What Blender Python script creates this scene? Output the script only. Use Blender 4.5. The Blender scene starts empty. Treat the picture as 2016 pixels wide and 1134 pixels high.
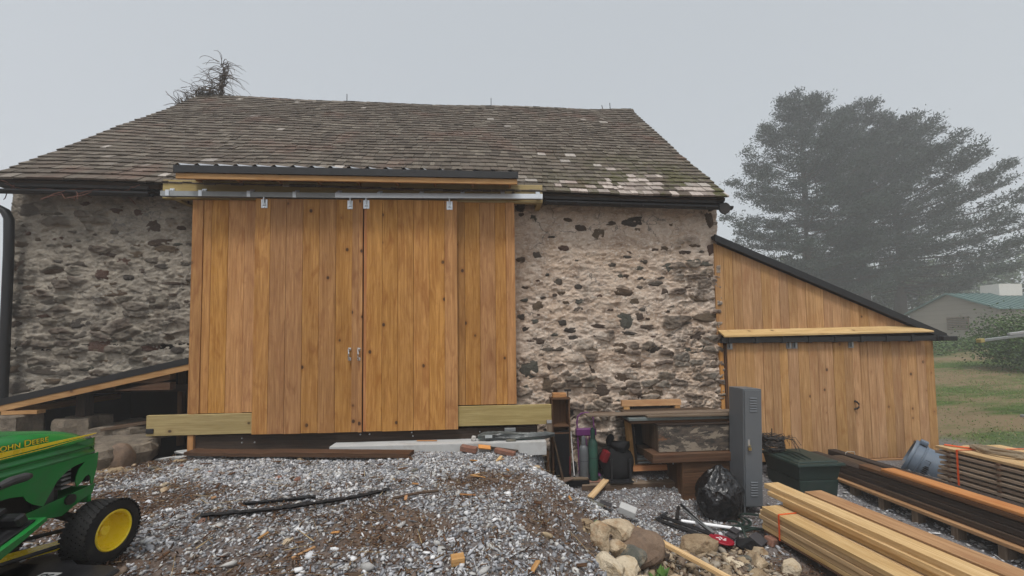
import bpy, bmesh, math, random
import numpy as np
from mathutils import Vector, Matrix, Euler

random.seed(7); np.random.seed(7)
S = bpy.context.scene
COL = S.collection
PI = math.pi
rad = math.radians

# ------------------------------------------------------------------ camera
cam_d = bpy.data.cameras.new('camera'); cam = bpy.data.objects.new('camera', cam_d); COL.objects.link(cam)
cam_d.sensor_width = 36.0
cam_d.lens = 36.0 * 757.0 / 2016.0
cam_d.shift_y = 73.0 / 2016.0
cam_d.clip_end = 2000.0
p_, y_, r_ = rad(2.55), rad(-4.07), rad(-0.67)
fw = Vector((-math.sin(y_) * math.cos(p_), math.cos(y_) * math.cos(p_), math.sin(p_)))
rt = Vector((math.cos(y_), math.sin(y_), 0)); up = rt.cross(fw)
r2 = rt * math.cos(r_) + up * math.sin(r_); u2 = -rt * math.sin(r_) + up * math.cos(r_)
cam.matrix_world = Matrix(((r2.x, u2.x, -fw.x, 0), (r2.y, u2.y, -fw.y, -7.1), (r2.z, u2.z, -fw.z, 2.0), (0, 0, 0, 1)))
S.camera = cam

# ------------------------------------------------------------------ overcast, foggy daylight
SUN_EL, SUN_AZ = rad(64), rad(196)
W = bpy.data.worlds.new('World'); S.world = W; W.use_nodes = True
wn = W.node_tree; wn.nodes.clear()
sky = wn.nodes.new('ShaderNodeTexSky'); sky.sky_type = 'NISHITA'; sky.sun_disc = False
sky.sun_elevation = SUN_EL; sky.sun_rotation = SUN_AZ; sky.air_density = 1.0; sky.dust_density = 4.0; sky.ozone_density = 1.0
hs = wn.nodes.new('ShaderNodeHueSaturation'); hs.inputs['Saturation'].default_value = 0.26; hs.inputs['Value'].default_value = 0.82
mx = wn.nodes.new('ShaderNodeMix'); mx.data_type = 'RGBA'; mx.inputs['Factor'].default_value = 0.40
mx.inputs['B'].default_value = (5.7, 6.2, 6.6, 1)         # even cloud layer over the clear sky
bg = wn.nodes.new('ShaderNodeBackground'); bg.inputs['Strength'].default_value = 0.10
wo = wn.nodes.new('ShaderNodeOutputWorld')
wn.links.new(sky.outputs[0], hs.inputs['Color']); wn.links.new(hs.outputs[0], mx.inputs['A'])
wn.links.new(mx.outputs['Result'], bg.inputs['Color']); wn.links.new(bg.outputs[0], wo.inputs['Surface'])
sd = bpy.data.lights.new('sun', 'SUN'); sd.energy = 1.5; sd.angle = rad(12); sd.color = (1.0, 0.97, 0.93)
sun = bpy.data.objects.new('sun', sd); COL.objects.link(sun)
sdir = Vector((math.sin(SUN_AZ) * math.cos(SUN_EL), math.cos(SUN_AZ) * math.cos(SUN_EL), math.sin(SUN_EL)))
sun.rotation_euler = sdir.to_track_quat('Z', 'Y').to_euler(); sun.location = (0, -10, 30)

S.view_settings.view_transform = 'Standard'; S.view_settings.look = 'None'
S.view_settings.exposure = 0.62; S.view_settings.gamma = 1.0; S.view_settings.use_curve_mapping = False
S.cycles.use_denoising = True
S.cycles.max_bounces = 8; S.cycles.diffuse_bounces = 4; S.cycles.volume_bounces = 2
S.cycles.use_adaptive_sampling = True; S.cycles.adaptive_threshold = 0.02
S.cycles.sample_clamp_indirect = 8.0

# ------------------------------------------------------------------ numpy noise
def h2(ix, iy, s=0):
    n = (ix.astype(np.int64) * 374761393 + iy.astype(np.int64) * 668265263 + s * 982451653) & 0x7fffffff
    n = ((n ^ (n >> 13)) * 1274126177) & 0x7fffffff
    n = ((n ^ (n >> 15)) * 461845907) & 0x7fffffff
    return ((n ^ (n >> 16)) & 0xffff) / 65535.0
def vn(x, y, s=0):
    x = np.asarray(x, float); y = np.asarray(y, float)
    ix = np.floor(x); iy = np.floor(y); fx = x - ix; fy = y - iy
    fx = fx * fx * (3 - 2 * fx); fy = fy * fy * (3 - 2 * fy)
    a = h2(ix, iy, s); b = h2(ix + 1, iy, s); c = h2(ix, iy + 1, s); d = h2(ix + 1, iy + 1, s)
    return (a * (1 - fx) + b * fx) * (1 - fy) + (c * (1 - fx) + d * fx) * fy
def fbm(x, y, o=4, s=0):
    t = 0; a = .5
    for i in range(o):
        t = t + a * vn(np.asarray(x) * 2 ** i, np.asarray(y) * 2 ** i, s + i * 17); a *= .5
    return t / (1 - .5 ** o)
def sst(a, b, x):
    t = np.clip((np.asarray(x, float) - a) / (b - a), 0, 1); return t * t * (3 - 2 * t)

# ------------------------------------------------------------------ objects, things, parts
WL = {}
def tag(o, label, cat, group=None, kind=None):
    if label: o['label'] = label
    if cat: o['category'] = cat
    if group: o['group'] = group
    if kind: o['kind'] = kind
    elif cat: o['kind'] = 'thing'
    return o
def thing(name, label, cat, loc=(0, 0, 0), rot=None, group=None):
    """An Empty at the base of a thing. rot=None: its parts are given in world coordinates."""
    o = bpy.data.objects.new(name, None); COL.objects.link(o); o.empty_display_size = .2
    o.location = loc; WL[o] = Vector(loc)
    if rot is not None:
        o.rotation_euler = rot; WL[o] = Vector((0, 0, 0))
    return tag(o, label, cat, group)
class B:
    def __init__(s): s.V = []; s.F = []; s.C = []
    def add(s, V, F, col=None):
        n = len(s.V); s.V += [tuple(v) for v in V]; s.F += [tuple(i + n for i in f) for f in F]
        if col is not None: s.C += [col] * len(V)
        return s
    def box(s, c, d, rot=None, col=None):
        x, y, z = d[0] / 2, d[1] / 2, d[2] / 2
        v = [Vector(q) for q in ((-x, -y, -z), (x, -y, -z), (x, y, -z), (-x, y, -z), (-x, -y, z), (x, -y, z), (x, y, z), (-x, y, z))]
        if rot is not None:
            R = rot if isinstance(rot, Matrix) else Euler(rot).to_matrix(); v = [R @ q for q in v]
        c = Vector(c)
        return s.add([q + c for q in v], [(3, 2, 1, 0), (4, 5, 6, 7), (0, 1, 5, 4), (1, 2, 6, 5), (2, 3, 7, 6), (3, 0, 4, 7)], col)
    def bb(s, x0, x1, y0, y1, z0, z1): return s.box(((x0 + x1) / 2, (y0 + y1) / 2, (z0 + z1) / 2), (x1 - x0, y1 - y0, z1 - z0))
    def prism(s, poly, axis, a, b):
        """poly: 2-D outline (counter-clockwise); extruded along axis from a to b."""
        def P(u, v, w): return {'x': (w, u, v), 'y': (u, w, v), 'z': (u, v, w)}[axis]
        n = len(poly); V = [P(u, v, a) for u, v in poly] + [P(u, v, b) for u, v in poly]
        F = [tuple(range(n))[::-1], tuple(range(n, 2 * n))] + [(i, (i + 1) % n, n + (i + 1) % n, n + i) for i in range(n)]
        return s.add(V, F)
    def tube(s, pts, r, n=8, caps=True):
        pts = [Vector(p) for p in pts]; rs = r if isinstance(r, (list, tuple)) else [r] * len(pts)
        V = []; ref = Vector((0, 0, 1))
        for i, p in enumerate(pts):
            t = (pts[min(i + 1, len(pts) - 1)] - pts[max(i - 1, 0)])
            t = t.normalized() if t.length > 1e-9 else Vector((0, 0, 1))
            a = t.cross(ref)
            if a.length < .05: a = t.cross(Vector((1, 0, 0)))
            a.normalize(); b = t.cross(a); ref = -b if False else ref
            V += [p + (a * math.cos(2 * PI * k / n) + b * math.sin(2 * PI * k / n)) * rs[i] for k in range(n)]
        F = []
        for i in range(len(pts) - 1):
            for k in range(n):
                F.append((i * n + k, i * n + (k + 1) % n, (i + 1) * n + (k + 1) % n, (i + 1) * n + k))
        if caps: F += [tuple(range(n))[::-1], tuple(range((len(pts) - 1) * n, len(pts) * n))]
        return s.add(V, F)
    def lathe(s, prof, n=20, M=None, caps=True):
        V = []; F = []
        for (r, z) in prof:
            V += [Vector((r * math.cos(2 * PI * k / n), r * math.sin(2 * PI * k / n), z)) for k in range(n)]
        for i in range(len(prof) - 1):
            for k in range(n): F.append((i * n + k, i * n + (k + 1) % n, (i + 1) * n + (k + 1) % n, (i + 1) * n + k))
        if caps: F += [tuple(range(n))[::-1], tuple(range((len(prof) - 1) * n, len(prof) * n))]
        if M is not None: V = [M @ v for v in V]
        return s.add(V, F)
    def build(s, name, m, parent=None, at=None, bevel=0, seg=1, smooth=False, label=None, mesh=None):
        """at=None: vertices in the author's frame, origin moved to their centre. at=(loc, rot): vertices are local."""
        V = np.array(s.V, float)
        if at is None:
            c = (V.min(0) + V.max(0)) / 2; rot = None
        else:
            c = np.array(at[0], float); rot = at[1]
        me = bpy.data.meshes.new(name)
        me.from_pydata((V - c if at is None else V).tolist(), [], s.F)
        if len(s.C) == len(s.V) and s.C:
            ca = me.color_attributes.new('tint', 'FLOAT_COLOR', 'POINT')
            ca.data.foreach_set('color', np.array([(q[0], q[1], q[2], 1) for q in s.C], np.float32).ravel())
        if bevel:
            bm = bmesh.new(); bm.from_mesh(me); bmesh.ops.recalc_face_normals(bm, faces=bm.faces)
            es = [e for e in bm.edges if len(e.link_faces) == 2 and e.calc_face_angle(0) > .5]
            bmesh.ops.bevel(bm, geom=es, offset=bevel, segments=seg, profile=.7, affect='EDGES', clamp_overlap=True)
            bm.to_mesh(me); bm.free()
        if smooth:
            me.polygons.foreach_set('use_smooth', [True] * len(me.polygons))
            if smooth != 'all':
                me.set_sharp_from_angle(angle=rad(40))
        return link(name, me, m, parent, c, rot, label)
def link(name, me, m, parent=None, loc=(0, 0, 0), rot=None, label=None):
    o = bpy.data.objects.new(name, me); COL.objects.link(o)
    if m is not None and not me.materials: me.materials.append(m)
    loc = Vector(loc); WL[o] = loc
    if parent is not None: o.parent = parent; o.location = loc - WL[parent]
    else: o.location = loc
    if rot is not None:
        o.rotation_euler = rot.to_euler() if isinstance(rot, Matrix) else rot
    if label: o['label'] = label
    return o
def fix_normals(me):
    bm = bmesh.new(); bm.from_mesh(me); bmesh.ops.recalc_face_normals(bm, faces=bm.faces); bm.to_mesh(me); bm.free()
def soup(name, V, F, m, parent=None, tint=None, attrs=None, smooth=False):
    """A big mesh from numpy arrays (F: all triangles or all quads)."""
    me = bpy.data.meshes.new(name); F = np.asarray(F, np.int32); k = F.shape[1]
    me.vertices.add(len(V)); me.vertices.foreach_set('co', np.asarray(V, np.float32).ravel())
    me.loops.add(F.size); me.loops.foreach_set('vertex_index', F.ravel())
    me.polygons.add(len(F)); me.polygons.foreach_set('loop_start', np.arange(0, F.size, k, dtype=np.int32))
    if smooth: me.polygons.foreach_set('use_smooth', np.ones(len(F), bool))
    me.update(calc_edges=True)
    if tint is not None:
        ca = me.color_attributes.new('tint', 'FLOAT_COLOR', 'POINT')
        t4 = np.ones((len(V), 4), np.float32); t4[:, :3] = tint; ca.data.foreach_set('color', t4.ravel())
    for an, av in (attrs or {}).items():
        a = me.attributes.new(an, 'FLOAT', 'POINT'); a.data.foreach_set('value', np.asarray(av, np.float32).ravel())
    o = bpy.data.objects.new(name, me); COL.objects.link(o); me.materials.append(m); WL[o] = Vector((0, 0, 0))
    if parent is not None: o.parent = parent; o.location = -WL[parent]; WL[o] = Vector((0, 0, 0))
    return o
def dup(o, parent=None, loc=None, rot=None):
    c = o.copy(); COL.objects.link(c); c.parent = parent
    if loc is not None: c.location = loc
    if rot is not None: c.rotation_euler = rot
    return c

# ------------------------------------------------------------------ material kit
class MT:
    def __init__(s, name, rough=.8, spec=.3, metal=0):
        s.m = bpy.data.materials.new(name); s.m.use_nodes = True; s.t = s.m.node_tree
        s.b = s.t.nodes['Principled BSDF']; s.b.inputs['Roughness'].default_value = rough
        s.b.inputs['Specular IOR Level'].default_value = spec; s.b.inputs['Metallic'].default_value = metal
        s.tc = s.t.nodes.new('ShaderNodeTexCoord'); s.oi = None
    def put(s, sock, v):
        if hasattr(v, 'is_linked') or isinstance(v, bpy.types.NodeSocket): s.t.links.new(v, sock)
        else:
            if isinstance(v, (tuple, list)) and len(v) == 3 and sock.type == 'RGBA': v = (*v, 1)
            sock.default_value = v
    def n(s, typ, ins=None, **pr):
        nd = s.t.nodes.new(typ)
        for k, v in pr.items(): setattr(nd, k, v)
        for k, v in (ins or {}).items(): s.put(nd.inputs[k], v)
        return nd
    def rnd(s):
        if s.oi is None: s.oi = s.t.nodes.new('ShaderNodeObjectInfo')
        return s.oi.outputs['Random']
    def math(s, op, a, b=None, c=None, clamp=False):
        nd = s.t.nodes.new('ShaderNodeMath'); nd.operation = op; nd.use_clamp = clamp
        s.put(nd.inputs[0], a)
        if b is not None: s.put(nd.inputs[1], b)
        if c is not None: s.put(nd.inputs[2], c)
        return nd.outputs[0]
    def mix(s, f, a, b, blend='MIX'):
        nd = s.t.nodes.new('ShaderNodeMix'); nd.data_type = 'RGBA'; nd.blend_type = blend; nd.clamp_factor = True
        s.put(nd.inputs['Factor'], f); s.put(nd.inputs['A'], a); s.put(nd.inputs['B'], b); return nd.outputs['Result']
    def ramp(s, f, stops, interp='LINEAR'):
        nd = s.t.nodes.new('ShaderNodeValToRGB'); s.put(nd.inputs[0], f); cr = nd.color_ramp; cr.interpolation = interp
        while len(cr.elements) < len(stops): cr.elements.new(.5)
        for e, (p, c) in zip(cr.elements, stops):
            e.position = p; e.color = (c, c, c, 1) if isinstance(c, (int, float)) else (*c, 1)
        return nd.outputs['Color']
    def vec(s, scale=(1, 1, 1), jitter=True, src='Object'):
        v = s.tc.outputs[src]
        if jitter:
            r = s.math('MULTIPLY', s.rnd(), 37.0)
            v = s.n('ShaderNodeVectorMath', {0: v, 1: s.n('ShaderNodeCombineXYZ', {'X': r, 'Y': s.math('MULTIPLY', s.rnd(), 91.0), 'Z': s.math('MULTIPLY', s.rnd(), 53.0)}).outputs[0]}, operation='ADD').outputs[0]
        return s.n('ShaderNodeMapping', {'Vector': v, 'Scale': scale}).outputs[0]
    def noise(s, v, scale, detail=4, rough=.55, dist=0):
        return s.n('ShaderNodeTexNoise', {'Vector': v, 'Scale': scale, 'Detail': detail, 'Roughness': rough, 'Distortion': dist}).outputs['Fac']
    def vor(s, v, scale, feature='F1', out='Distance', **k):
        return s.n('ShaderNodeTexVoronoi', {'Vector': v, 'Scale': scale}, feature=feature, **k).outputs[out]
    def attr(s, name, out='Color'):
        return s.n('ShaderNodeAttribute', attribute_name=name).outputs[out]
    def bump(s, h, strength=.3, dist=.01):
        nd = s.n('ShaderNodeBump', {'Height': h, 'Strength': strength, 'Distance': dist}); s.t.links.new(nd.outputs[0], s.b.inputs['Normal'])
    def col(s, c): s.put(s.b.inputs['Base Color'], c); return s
    def rough(s, r): s.put(s.b.inputs['Roughness'], r); return s
def hsv(m, c, h=.5, sat=1.0, val=1.0):
    return m.n('ShaderNodeHueSaturation', {'Hue': h, 'Saturation': sat, 'Value': val, 'Color': c}).outputs[0]

_w = {}
def wood(kind, axis):
    """Sawn timber; the grain runs along the given local axis."""
    if (kind, axis) in _w: return _w[kind, axis]
    P = dict(  # light, dark, stain, stain amount, knots, value spread, rough
        cedar=((.54, .280, .100), (.315, .142, .042), (.23, .075, .020), .62, 1.0, .32, .75),
        cedar_pale=((.52, .310, .150), (.32, .170, .070), (.27, .110, .040), .5, .9, .26, .78),
        treated=((.44, .345, .165), (.30, .225, .095), (.22, .14, .055), .35, 1.0, .15, .75),
        fresh=((.68, .495, .275), (.45, .285, .125), (.34, .18, .07), .45, .7, .24, .8),
        orange=((.62, .30, .12), (.42, .16, .05), (.45, .14, .04), .5, .3, .25, .7),
        old=((.120, .080, .052), (.045, .029, .019), (.08, .036, .018), .45, .5, .45, .85),
        dark=((.060, .042, .031), (.021, .015, .012), (.05, .025, .015), .4, .3, .5, .85),
        brown=((.135, .072, .038), (.058, .029, .016), (.11, .040, .016), .5, .6, .35, .75),  # brown and old darkened to carry the lower yard's shade in their colour
        grey_tan=((.42, .33, .245), (.28, .205, .145), (.26, .16, .10), .3, .4, .25, .8),
        grey=((.235, .178, .128), (.125, .090, .062), (.16, .10, .06), .4, .4, .3, .85),
    )[kind]
    light, dark, stain, sa, kn, sp, ro = P
    m = MT(f'{kind}_wood_{axis}', ro, .25)
    st = {'X': (.055, 1, 1), 'Y': (1, .055, 1), 'Z': (1, 1, .055)}[axis]
    st2 = {'X': (.25, 1, 1), 'Y': (1, .25, 1), 'Z': (1, 1, .25)}[axis]
    g = m.noise(m.vec(st), 34, 6, .62, .6)
    g2 = m.noise(m.vec(st2), 5.5, 3, .6, 1.2)
    c = m.mix(m.ramp(g, [(.32, 0), (.68, 1)]), dark, light)
    c = m.mix(m.math('MULTIPLY', m.ramp(g2, [(.50, 0), (.72, 1)]), sa), c, stain)
    # circular-saw marks across the grain
    d = {'X': (22, 9, 9), 'Y': (9, 22, 9), 'Z': (9, 9, 22)}[axis]
    saw = m.noise(m.vec(d), 3.0, 2, .7, .9)
    c = m.mix(m.math('MULTIPLY', m.ramp(saw, [(.52, 0), (.75, 1)]), .22), c, dark)
    # knots: a few cells only
    kv = m.vec({'X': (.8, 1, 1), 'Y': (1, .8, 1), 'Z': (1, 1, .8)}[axis])
    vd = m.n('ShaderNodeTexVoronoi', {'Vector': kv, 'Scale': 3.5}, feature='F1')
    sel = m.math('GREATER_THAN', m.n('ShaderNodeSeparateColor', {0: vd.outputs['Color']}).outputs[0], .36)
    k1 = m.math('MULTIPLY', m.ramp(vd.outputs['Distance'], [(.066, 1), (.11, 0)]), sel)
    k2 = m.math('MULTIPLY', m.ramp(vd.outputs['Distance'], [(.08, 1), (.26, 0)]), sel)
    c = m.mix(m.math('MULTIPLY', k2, .45 * kn), c, stain)
    c = m.mix(m.math('MULTIPLY', k1, .9 * kn), c, (.045, .022, .012))
    c = m.mix(m.math('MULTIPLY', m.ramp(m.noise(m.vec(st), 12, 3, .6, .3), [(.52, 0), (.64, 1)]), .5), c, dark)
    big = m.noise(m.vec((1, 1, 1)), .9, 3, .6)
    v = m.math('ADD', m.math('MULTIPLY', m.rnd(), sp), m.math('ADD', 1 - sp * .62, m.math('MULTIPLY', m.math('SUBTRACT', big, .5), .28)))
    r2_ = m.n('ShaderNodeTexWhiteNoise', {'W': m.math('MULTIPLY', m.rnd(), 811.0)}, noise_dimensions='1D').outputs[0]
    c = hsv(m, c, m.math('ADD', .4975, m.math('MULTIPLY', r2_, .006)), m.math('ADD', .95, m.math('MULTIPLY', r2_, .12)), v)
    m.col(c); m.bump(m.math('ADD', g, m.math('MULTIPLY', saw, .5)), .35, .006)
    _w[kind, axis] = m.m; return m.m

def plain(name, c, rough=.6, spec=.4, metal=0, var=.15, scale=6, bump=.12, dirt=None, da=.5):
    m = MT(name, rough, spec, metal); v = m.vec((1, 1, 1))
    n1 = m.noise(v, scale, 5, .6); n2 = m.noise(v, scale * 7, 3, .6)
    k = m.mix(n1, tuple(q * (1 - var) for q in c), tuple(min(1, q * (1 + var)) for q in c))
    if dirt: k = m.mix(m.math('MULTIPLY', m.ramp(n1, [(.48, 0), (.7, 1)]), da), k, dirt)
    m.col(k); m.rough(m.math('ADD', rough - .08, m.math('MULTIPLY', n2, .16)))
    if bump: m.bump(n2, bump, .004)
    return m.m
GALV = plain('galvanised_steel', (.62, .64, .66), .38, .5, .85, .12, 14)
GALV_OLD = plain('weathered_galvanised_steel', (.30, .31, .31), .55, .5, .7, .25, 9)
BLACK_METAL = plain('black_painted_metal', (.012, .012, .013), .45, .4, 0, .2)
BLACK_IRON = plain('black_iron', (.018, .016, .015), .6, .4, 0, .3, 8, .2, (.05, .028, .018), .5)
BLACK_PLASTIC = plain('black_plastic', (.016, .016, .018), .42, .45, 0, .2, 5)
CONCRETE = plain('concrete', (.46, .46, .45), .85, .25, 0, .16, 3.5, .3, (.27, .24, .21), .6)
STEEL = plain('bright_steel', (.75, .75, .75), .28, .5, 1, .05)

FOG_DENSITY = 0.0038
STONES_R=[(1.84,4.15,0.24,0.14),(2.18,4.02,0.24,0.24),(2.87,4.28,0.45,0.18),(3.49,3.4,0.31,0.22),(2.68,2.38,0.3,0.35),(3.28,3.09,0.3,0.11),(3.52,2.94,0.28,0.16),(3.89,3.03,0.31,0.11),(2.81,2.75,0.28,0.11),(2.61,2.93,0.44,0.16),(0.99,2.66,0.21,0.21),(1.81,2.76,0.24,0.12),(0.8,1.5,0.38,0.34),(2.54,1.84,0.4,0.23),(2.01,1.81,0.24,0.15),(3.22,1.83,0.36,0.18),(3.75,2.33,0.39,0.12),(3.1,2.26,0.32,0.1),(2.75,2.14,0.32,0.08),(0.93,2.03,0.39,0.15),(1.61,2.22,0.27,0.12),(2.16,2.28,0.36,0.08),(1.23,1.86,0.5,0.08),(4.39,3.75,0.15,0.26),(4.16,3.49,0.62,0.16),(4.29,3.19,0.35,0.1),(4.17,2.81,0.54,0.18),(4.24,2.43,0.54,0.22),(4.04,2.09,0.37,0.2),(4.16,1.84,0.7,0.16),(4.37,1.52,0.21,0.33),(4.18,1.23,0.61,0.18),(4.43,0.95,0.12,0.27),(1.22,1.17,0.35,0.34),(0.72,1.12,0.27,0.23),(1.57,1.26,0.35,0.19),(1.85,1.46,0.43,0.23),(2.84,1.54,0.24,0.12),(3.93,1.6,0.26,0.09),(3.62,1.67,0.24,0.09),(0.77,2.24,0.15,0.13),(0.68,3.54,0.19,0.12),(0.99,3.63,0.18,0.16),(1.5,3.77,0.24,0.14),(2.73,3.6,0.24,0.06),(3.05,3.52,0.18,0.09),(2.92,3.38,0.28,0.09),(2.44,3.45,0.16,0.09),(2.58,3.23,0.12,0.08),(2.7,3.24,0.16,0.07),(3.37,3.2,0.18,0.06),(3.0,3.19,0.22,0.1),(2.15,2.85,0.16,0.07),(1.52,2.73,0.14,0.07),(1.45,2.35,0.17,0.11),(1.29,2.13,0.18,0.07),(1.19,1.55,0.08,0.17),(2.94,2.46,0.18,0.16),(4.31,2.17,0.14,0.14),(3.84,1.41,0.24,0.14),(4.08,0.84,0.28,0.16),(3.14,1.03,0.48,0.27),(2.59,1.3,0.32,0.19),(2.15,1.07,0.39,0.23),(2.9,0.96,0.24,0.14),(3.55,1.16,0.32,0.16),(2.03,0.7,0.35,0.17),(1.56,0.63,0.31,0.19),(2.26,0.84,0.31,0.13),(1.39,3.13,0.18,0.14),(0.75,3.02,0.15,0.06),(0.68,2.47,0.15,0.12),(0.93,2.38,0.15,0.1),(1.78,3.03,0.16,0.1),(1.18,3.26,0.1,0.06),(3.28,3.74,0.2,0.08),(4.08,3.83,0.25,0.08),(4.2,3.71,0.12,0.07),(4.39,4.38,0.17,0.37),(0.69,4.49,0.18,0.35),(0.96,4.34,0.2,0.12),(1.59,4.31,0.18,0.07),(3.87,3.69,0.25,0.1),(3.46,3.76,0.2,0.1),(2.42,4.24,0.24,0.1)]
STONES_L=[(-7.82,4.38,0.54,0.25),(-6.67,4.36,0.15,0.08),(-6.38,4.4,0.23,0.13),(-5.68,3.82,0.44,0.14),(-5.59,3.71,0.42,0.14),(-7.92,3.78,0.24,0.14),(-7.91,3.4,0.28,0.19),(-7.04,3.43,0.37,0.09),(-7.42,3.31,0.4,0.09),(-6.62,3.26,0.26,0.19),(-7.34,3.04,0.37,0.15),(-7.43,2.78,0.31,0.11),(-6.4,2.92,0.49,0.16),(-5.78,4.09,0.29,0.22),(-6.95,2.42,0.43,0.21),(-6.22,2.4,0.32,0.11),(-6.97,2.21,0.34,0.12),(-7.6,2.03,0.39,0.18),(-5.38,3.1,0.53,0.06),(-5.42,2.68,0.21,0.14),(-6.37,2.13,0.17,0.12),(-7.98,2.86,0.22,0.15),(-7.79,3.03,0.31,0.08),(-5.52,4.23,0.18,0.08),(-6.92,4.5,0.17,0.09),(-7.83,3.97,0.16,0.09),(-7.43,3.76,0.2,0.06),(-7.66,3.86,0.1,0.06),(-7.0,3.83,0.1,0.06),(-6.68,3.74,0.17,0.08),(-6.42,3.83,0.2,0.04),(-6.53,3.61,0.32,0.1),(-6.26,3.48,0.29,0.16),(-6.06,3.61,0.26,0.11),(-5.8,3.51,0.24,0.13),(-5.62,3.4,0.27,0.1),(-5.39,3.79,0.18,0.06),(-5.53,2.43,0.24,0.12),(-5.18,2.41,0.13,0.09),(-5.2,2.28,0.18,0.06),(-6.66,2.27,0.23,0.08),(-7.52,2.54,0.31,0.06),(-7.19,2.76,0.2,0.09),(-6.88,2.96,0.17,0.06),(-6.63,3.05,0.2,0.06),(-5.71,2.7,0.26,0.12),(-5.45,2.9,0.21,0.06),(-5.94,3.32,0.15,0.09),(-6.17,3.2,0.2,0.11),(-7.9,4.1,0.07,0.06),(-7.56,3.46,0.14,0.08),(-7.68,2.92,0.11,0.06),(-6.19,2.12,0.2,0.09),(-5.73,2.17,0.26,0.19),(-6.59,1.96,0.26,0.15),(-7.28,2.21,0.23,0.09),(-7.94,2.4,0.17,0.12),(-5.34,4.09,0.15,0.08),(-6.03,4.34,0.18,0.13),(-6.43,4.0,0.15,0.1),(-6.89,3.18,0.1,0.11),(-7.78,2.74,0.2,0.06),(-6.16,3.86,0.21,0.06),(-7.57,2.03,0.35,0.17),(-6.98,2.21,0.32,0.13),(-7.31,2.21,0.28,0.13),(-7.97,1.66,0.31,0.19),(-7.94,1.32,0.45,0.22),(-7.42,1.71,0.31,0.11),(-7.46,1.6,0.59,0.13),(-7.02,1.83,0.32,0.09),(-6.8,1.66,0.25,0.15),(-6.62,2.0,0.46,0.3),(-6.38,2.13,0.21,0.12),(-6.13,2.11,0.21,0.11),(-5.78,2.01,0.43,0.23),(-7.61,1.69,0.24,0.13),(-7.15,1.57,0.31,0.11),(-7.34,1.42,0.24,0.11),(-6.22,2.3,0.29,0.11),(-5.49,2.14,0.29,0.12),(-5.34,1.94,0.22,0.15)]
# ================================================================== GROUND
def ground_h(x, y, rough=True):
    x = np.asarray(x, float); y = np.asarray(y, float)
    plat = .22 + .088 * np.clip(-.75 - y, 0, 4.2)
    low = -.36 - .35 * sst(.15, 1.25, -y)
    # crest and foot of the bank between the upper yard and the lower one
    crest = np.interp(-y, [0, .6, .8, 1.3, 2.1, 3.0, 3.5, 4.5, 9], [.95, .93, .35, .3, .4, .35, .2, .1, .1])
    foot = np.interp(-y, [0, .6, .8, 1.3, 2.1, 3.0, 3.5, 4.5, 9], [1.02, 1.04, 1.6, 2.25, 2.6, 2.45, 2.1, 1.9, 1.9])
    t = sst(0, 1, (x - crest) / (foot - crest))
    h = plat * (1 - t) + low * t
    s = (x - 9) * .77 + y * .64
    h = h + np.clip(.053 * np.clip(s - 1, 0, None), 0, 2.6)
    # the yard keeps its level left of and behind the barn
    # the pit of the old cellar stairs
    pit = sst(-7.9, -7.5, x) * (1 - sst(-5.25, -4.95, x)) * sst(-.75, -.45, y)
    h = h - .9 * pit
    # heap of dug earth by the rocks
    h = h + .16 * np.exp(-(((x - 2.15) / .5) ** 2 + ((y + 3.0) / .5) ** 2)) + .10 * np.exp(-(((x - 2.75) / .5) ** 2 + ((y + 2.85) / .4) ** 2))
    h = h + .12 * sst(4.9, 5.9, x) * sst(.25, .9, -y)
    h = h + .07 * np.exp(-((x + 2.8) / .8) ** 2 - ((y + 4.7) / .9) ** 2)
    if rough:
        near = np.exp(-((x - 1) / 14) ** 2 - ((y + 3) / 10) ** 2)
        h = h + near * ((fbm(x * .9, y * .9, 3, 5) - .5) * .10 + (fbm(x * 6, y * 6, 3, 9) - .5) * .035)
        h = h + near * .05 * (fbm(x * 11, y * 11, 2, 31) - .5) * sst(1.3, 2.2, x) * (1 - sst(3.2, 4, x))
    return h
def gravel_mask(x, y):
    """how much crushed stone lies on the earth, 0..1"""
    x = np.asarray(x, float); y = np.asarray(y, float)
    n = fbm(x * 1.1 + 3, y * 1.1, 3, 41); n2 = fbm(x * 3, y * 3, 3, 57)
    band = sst(-2.75, -2.1, y + (n - .5) * 1.3) * sst(-4.9, -4.1, x + (n2 - .5) * .8)
    lower = sst(1.2, 1.8, x) * sst(-1.3, -.9, y) * .75
    lane = sst(4.6, 5.0, x - .12 * y) * (1 - sst(7.2, 7.9, x)) * .95
    bank = np.exp(-((x - 1.5) / .75) ** 2) * (1 - sst(-1.0, -.6, y)) * sst(-2.9, -2.3, y)
    near = .20 + .40 * sst(.42, .66, n) * (1 - sst(1.2, 1.9, x))
    near = np.maximum(near, .68 * sst(.52, .64, fbm(x * .8 - 5, y * .8 + 2, 2, 77)) * (1 - sst(1.1, 1.7, x)))
    near = np.where(x < -4.3, .08 + .2 * n2, near)
    g = np.maximum.reduce([band * (1 - sst(1.0, 1.4, x) * .3), lower, lane, bank, near * (1 - sst(2.2, 3, x) * .9)])
    return np.clip(g, 0, 1)
def axis_pts(a, b, step, lo, hi):
    c = list(np.arange(a, b + 1e-6, step)); d = step
    while c[-1] < hi: d *= 1.28; c.append(c[-1] + d)
    d = step
    while c[0] > lo: d *= 1.28; c.insert(0, c[0] - d)
    return np.clip(np.array(c), lo, hi)
gx = axis_pts(-8, 10.5, .055, -150, 150); gy = axis_pts(-6.2, .6, .055, -60, 150)
GX, GY = np.meshgrid(gx, gy); GZ = ground_h(GX, GY)
nx_, ny_ = len(gx), len(gy)
idx = np.arange(nx_ * ny_).reshape(ny_, nx_)
GF = np.stack([idx[:-1, :-1], idx[:-1, 1:], idx[1:, 1:], idx[1:, :-1]], -1).reshape(-1, 4)
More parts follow.
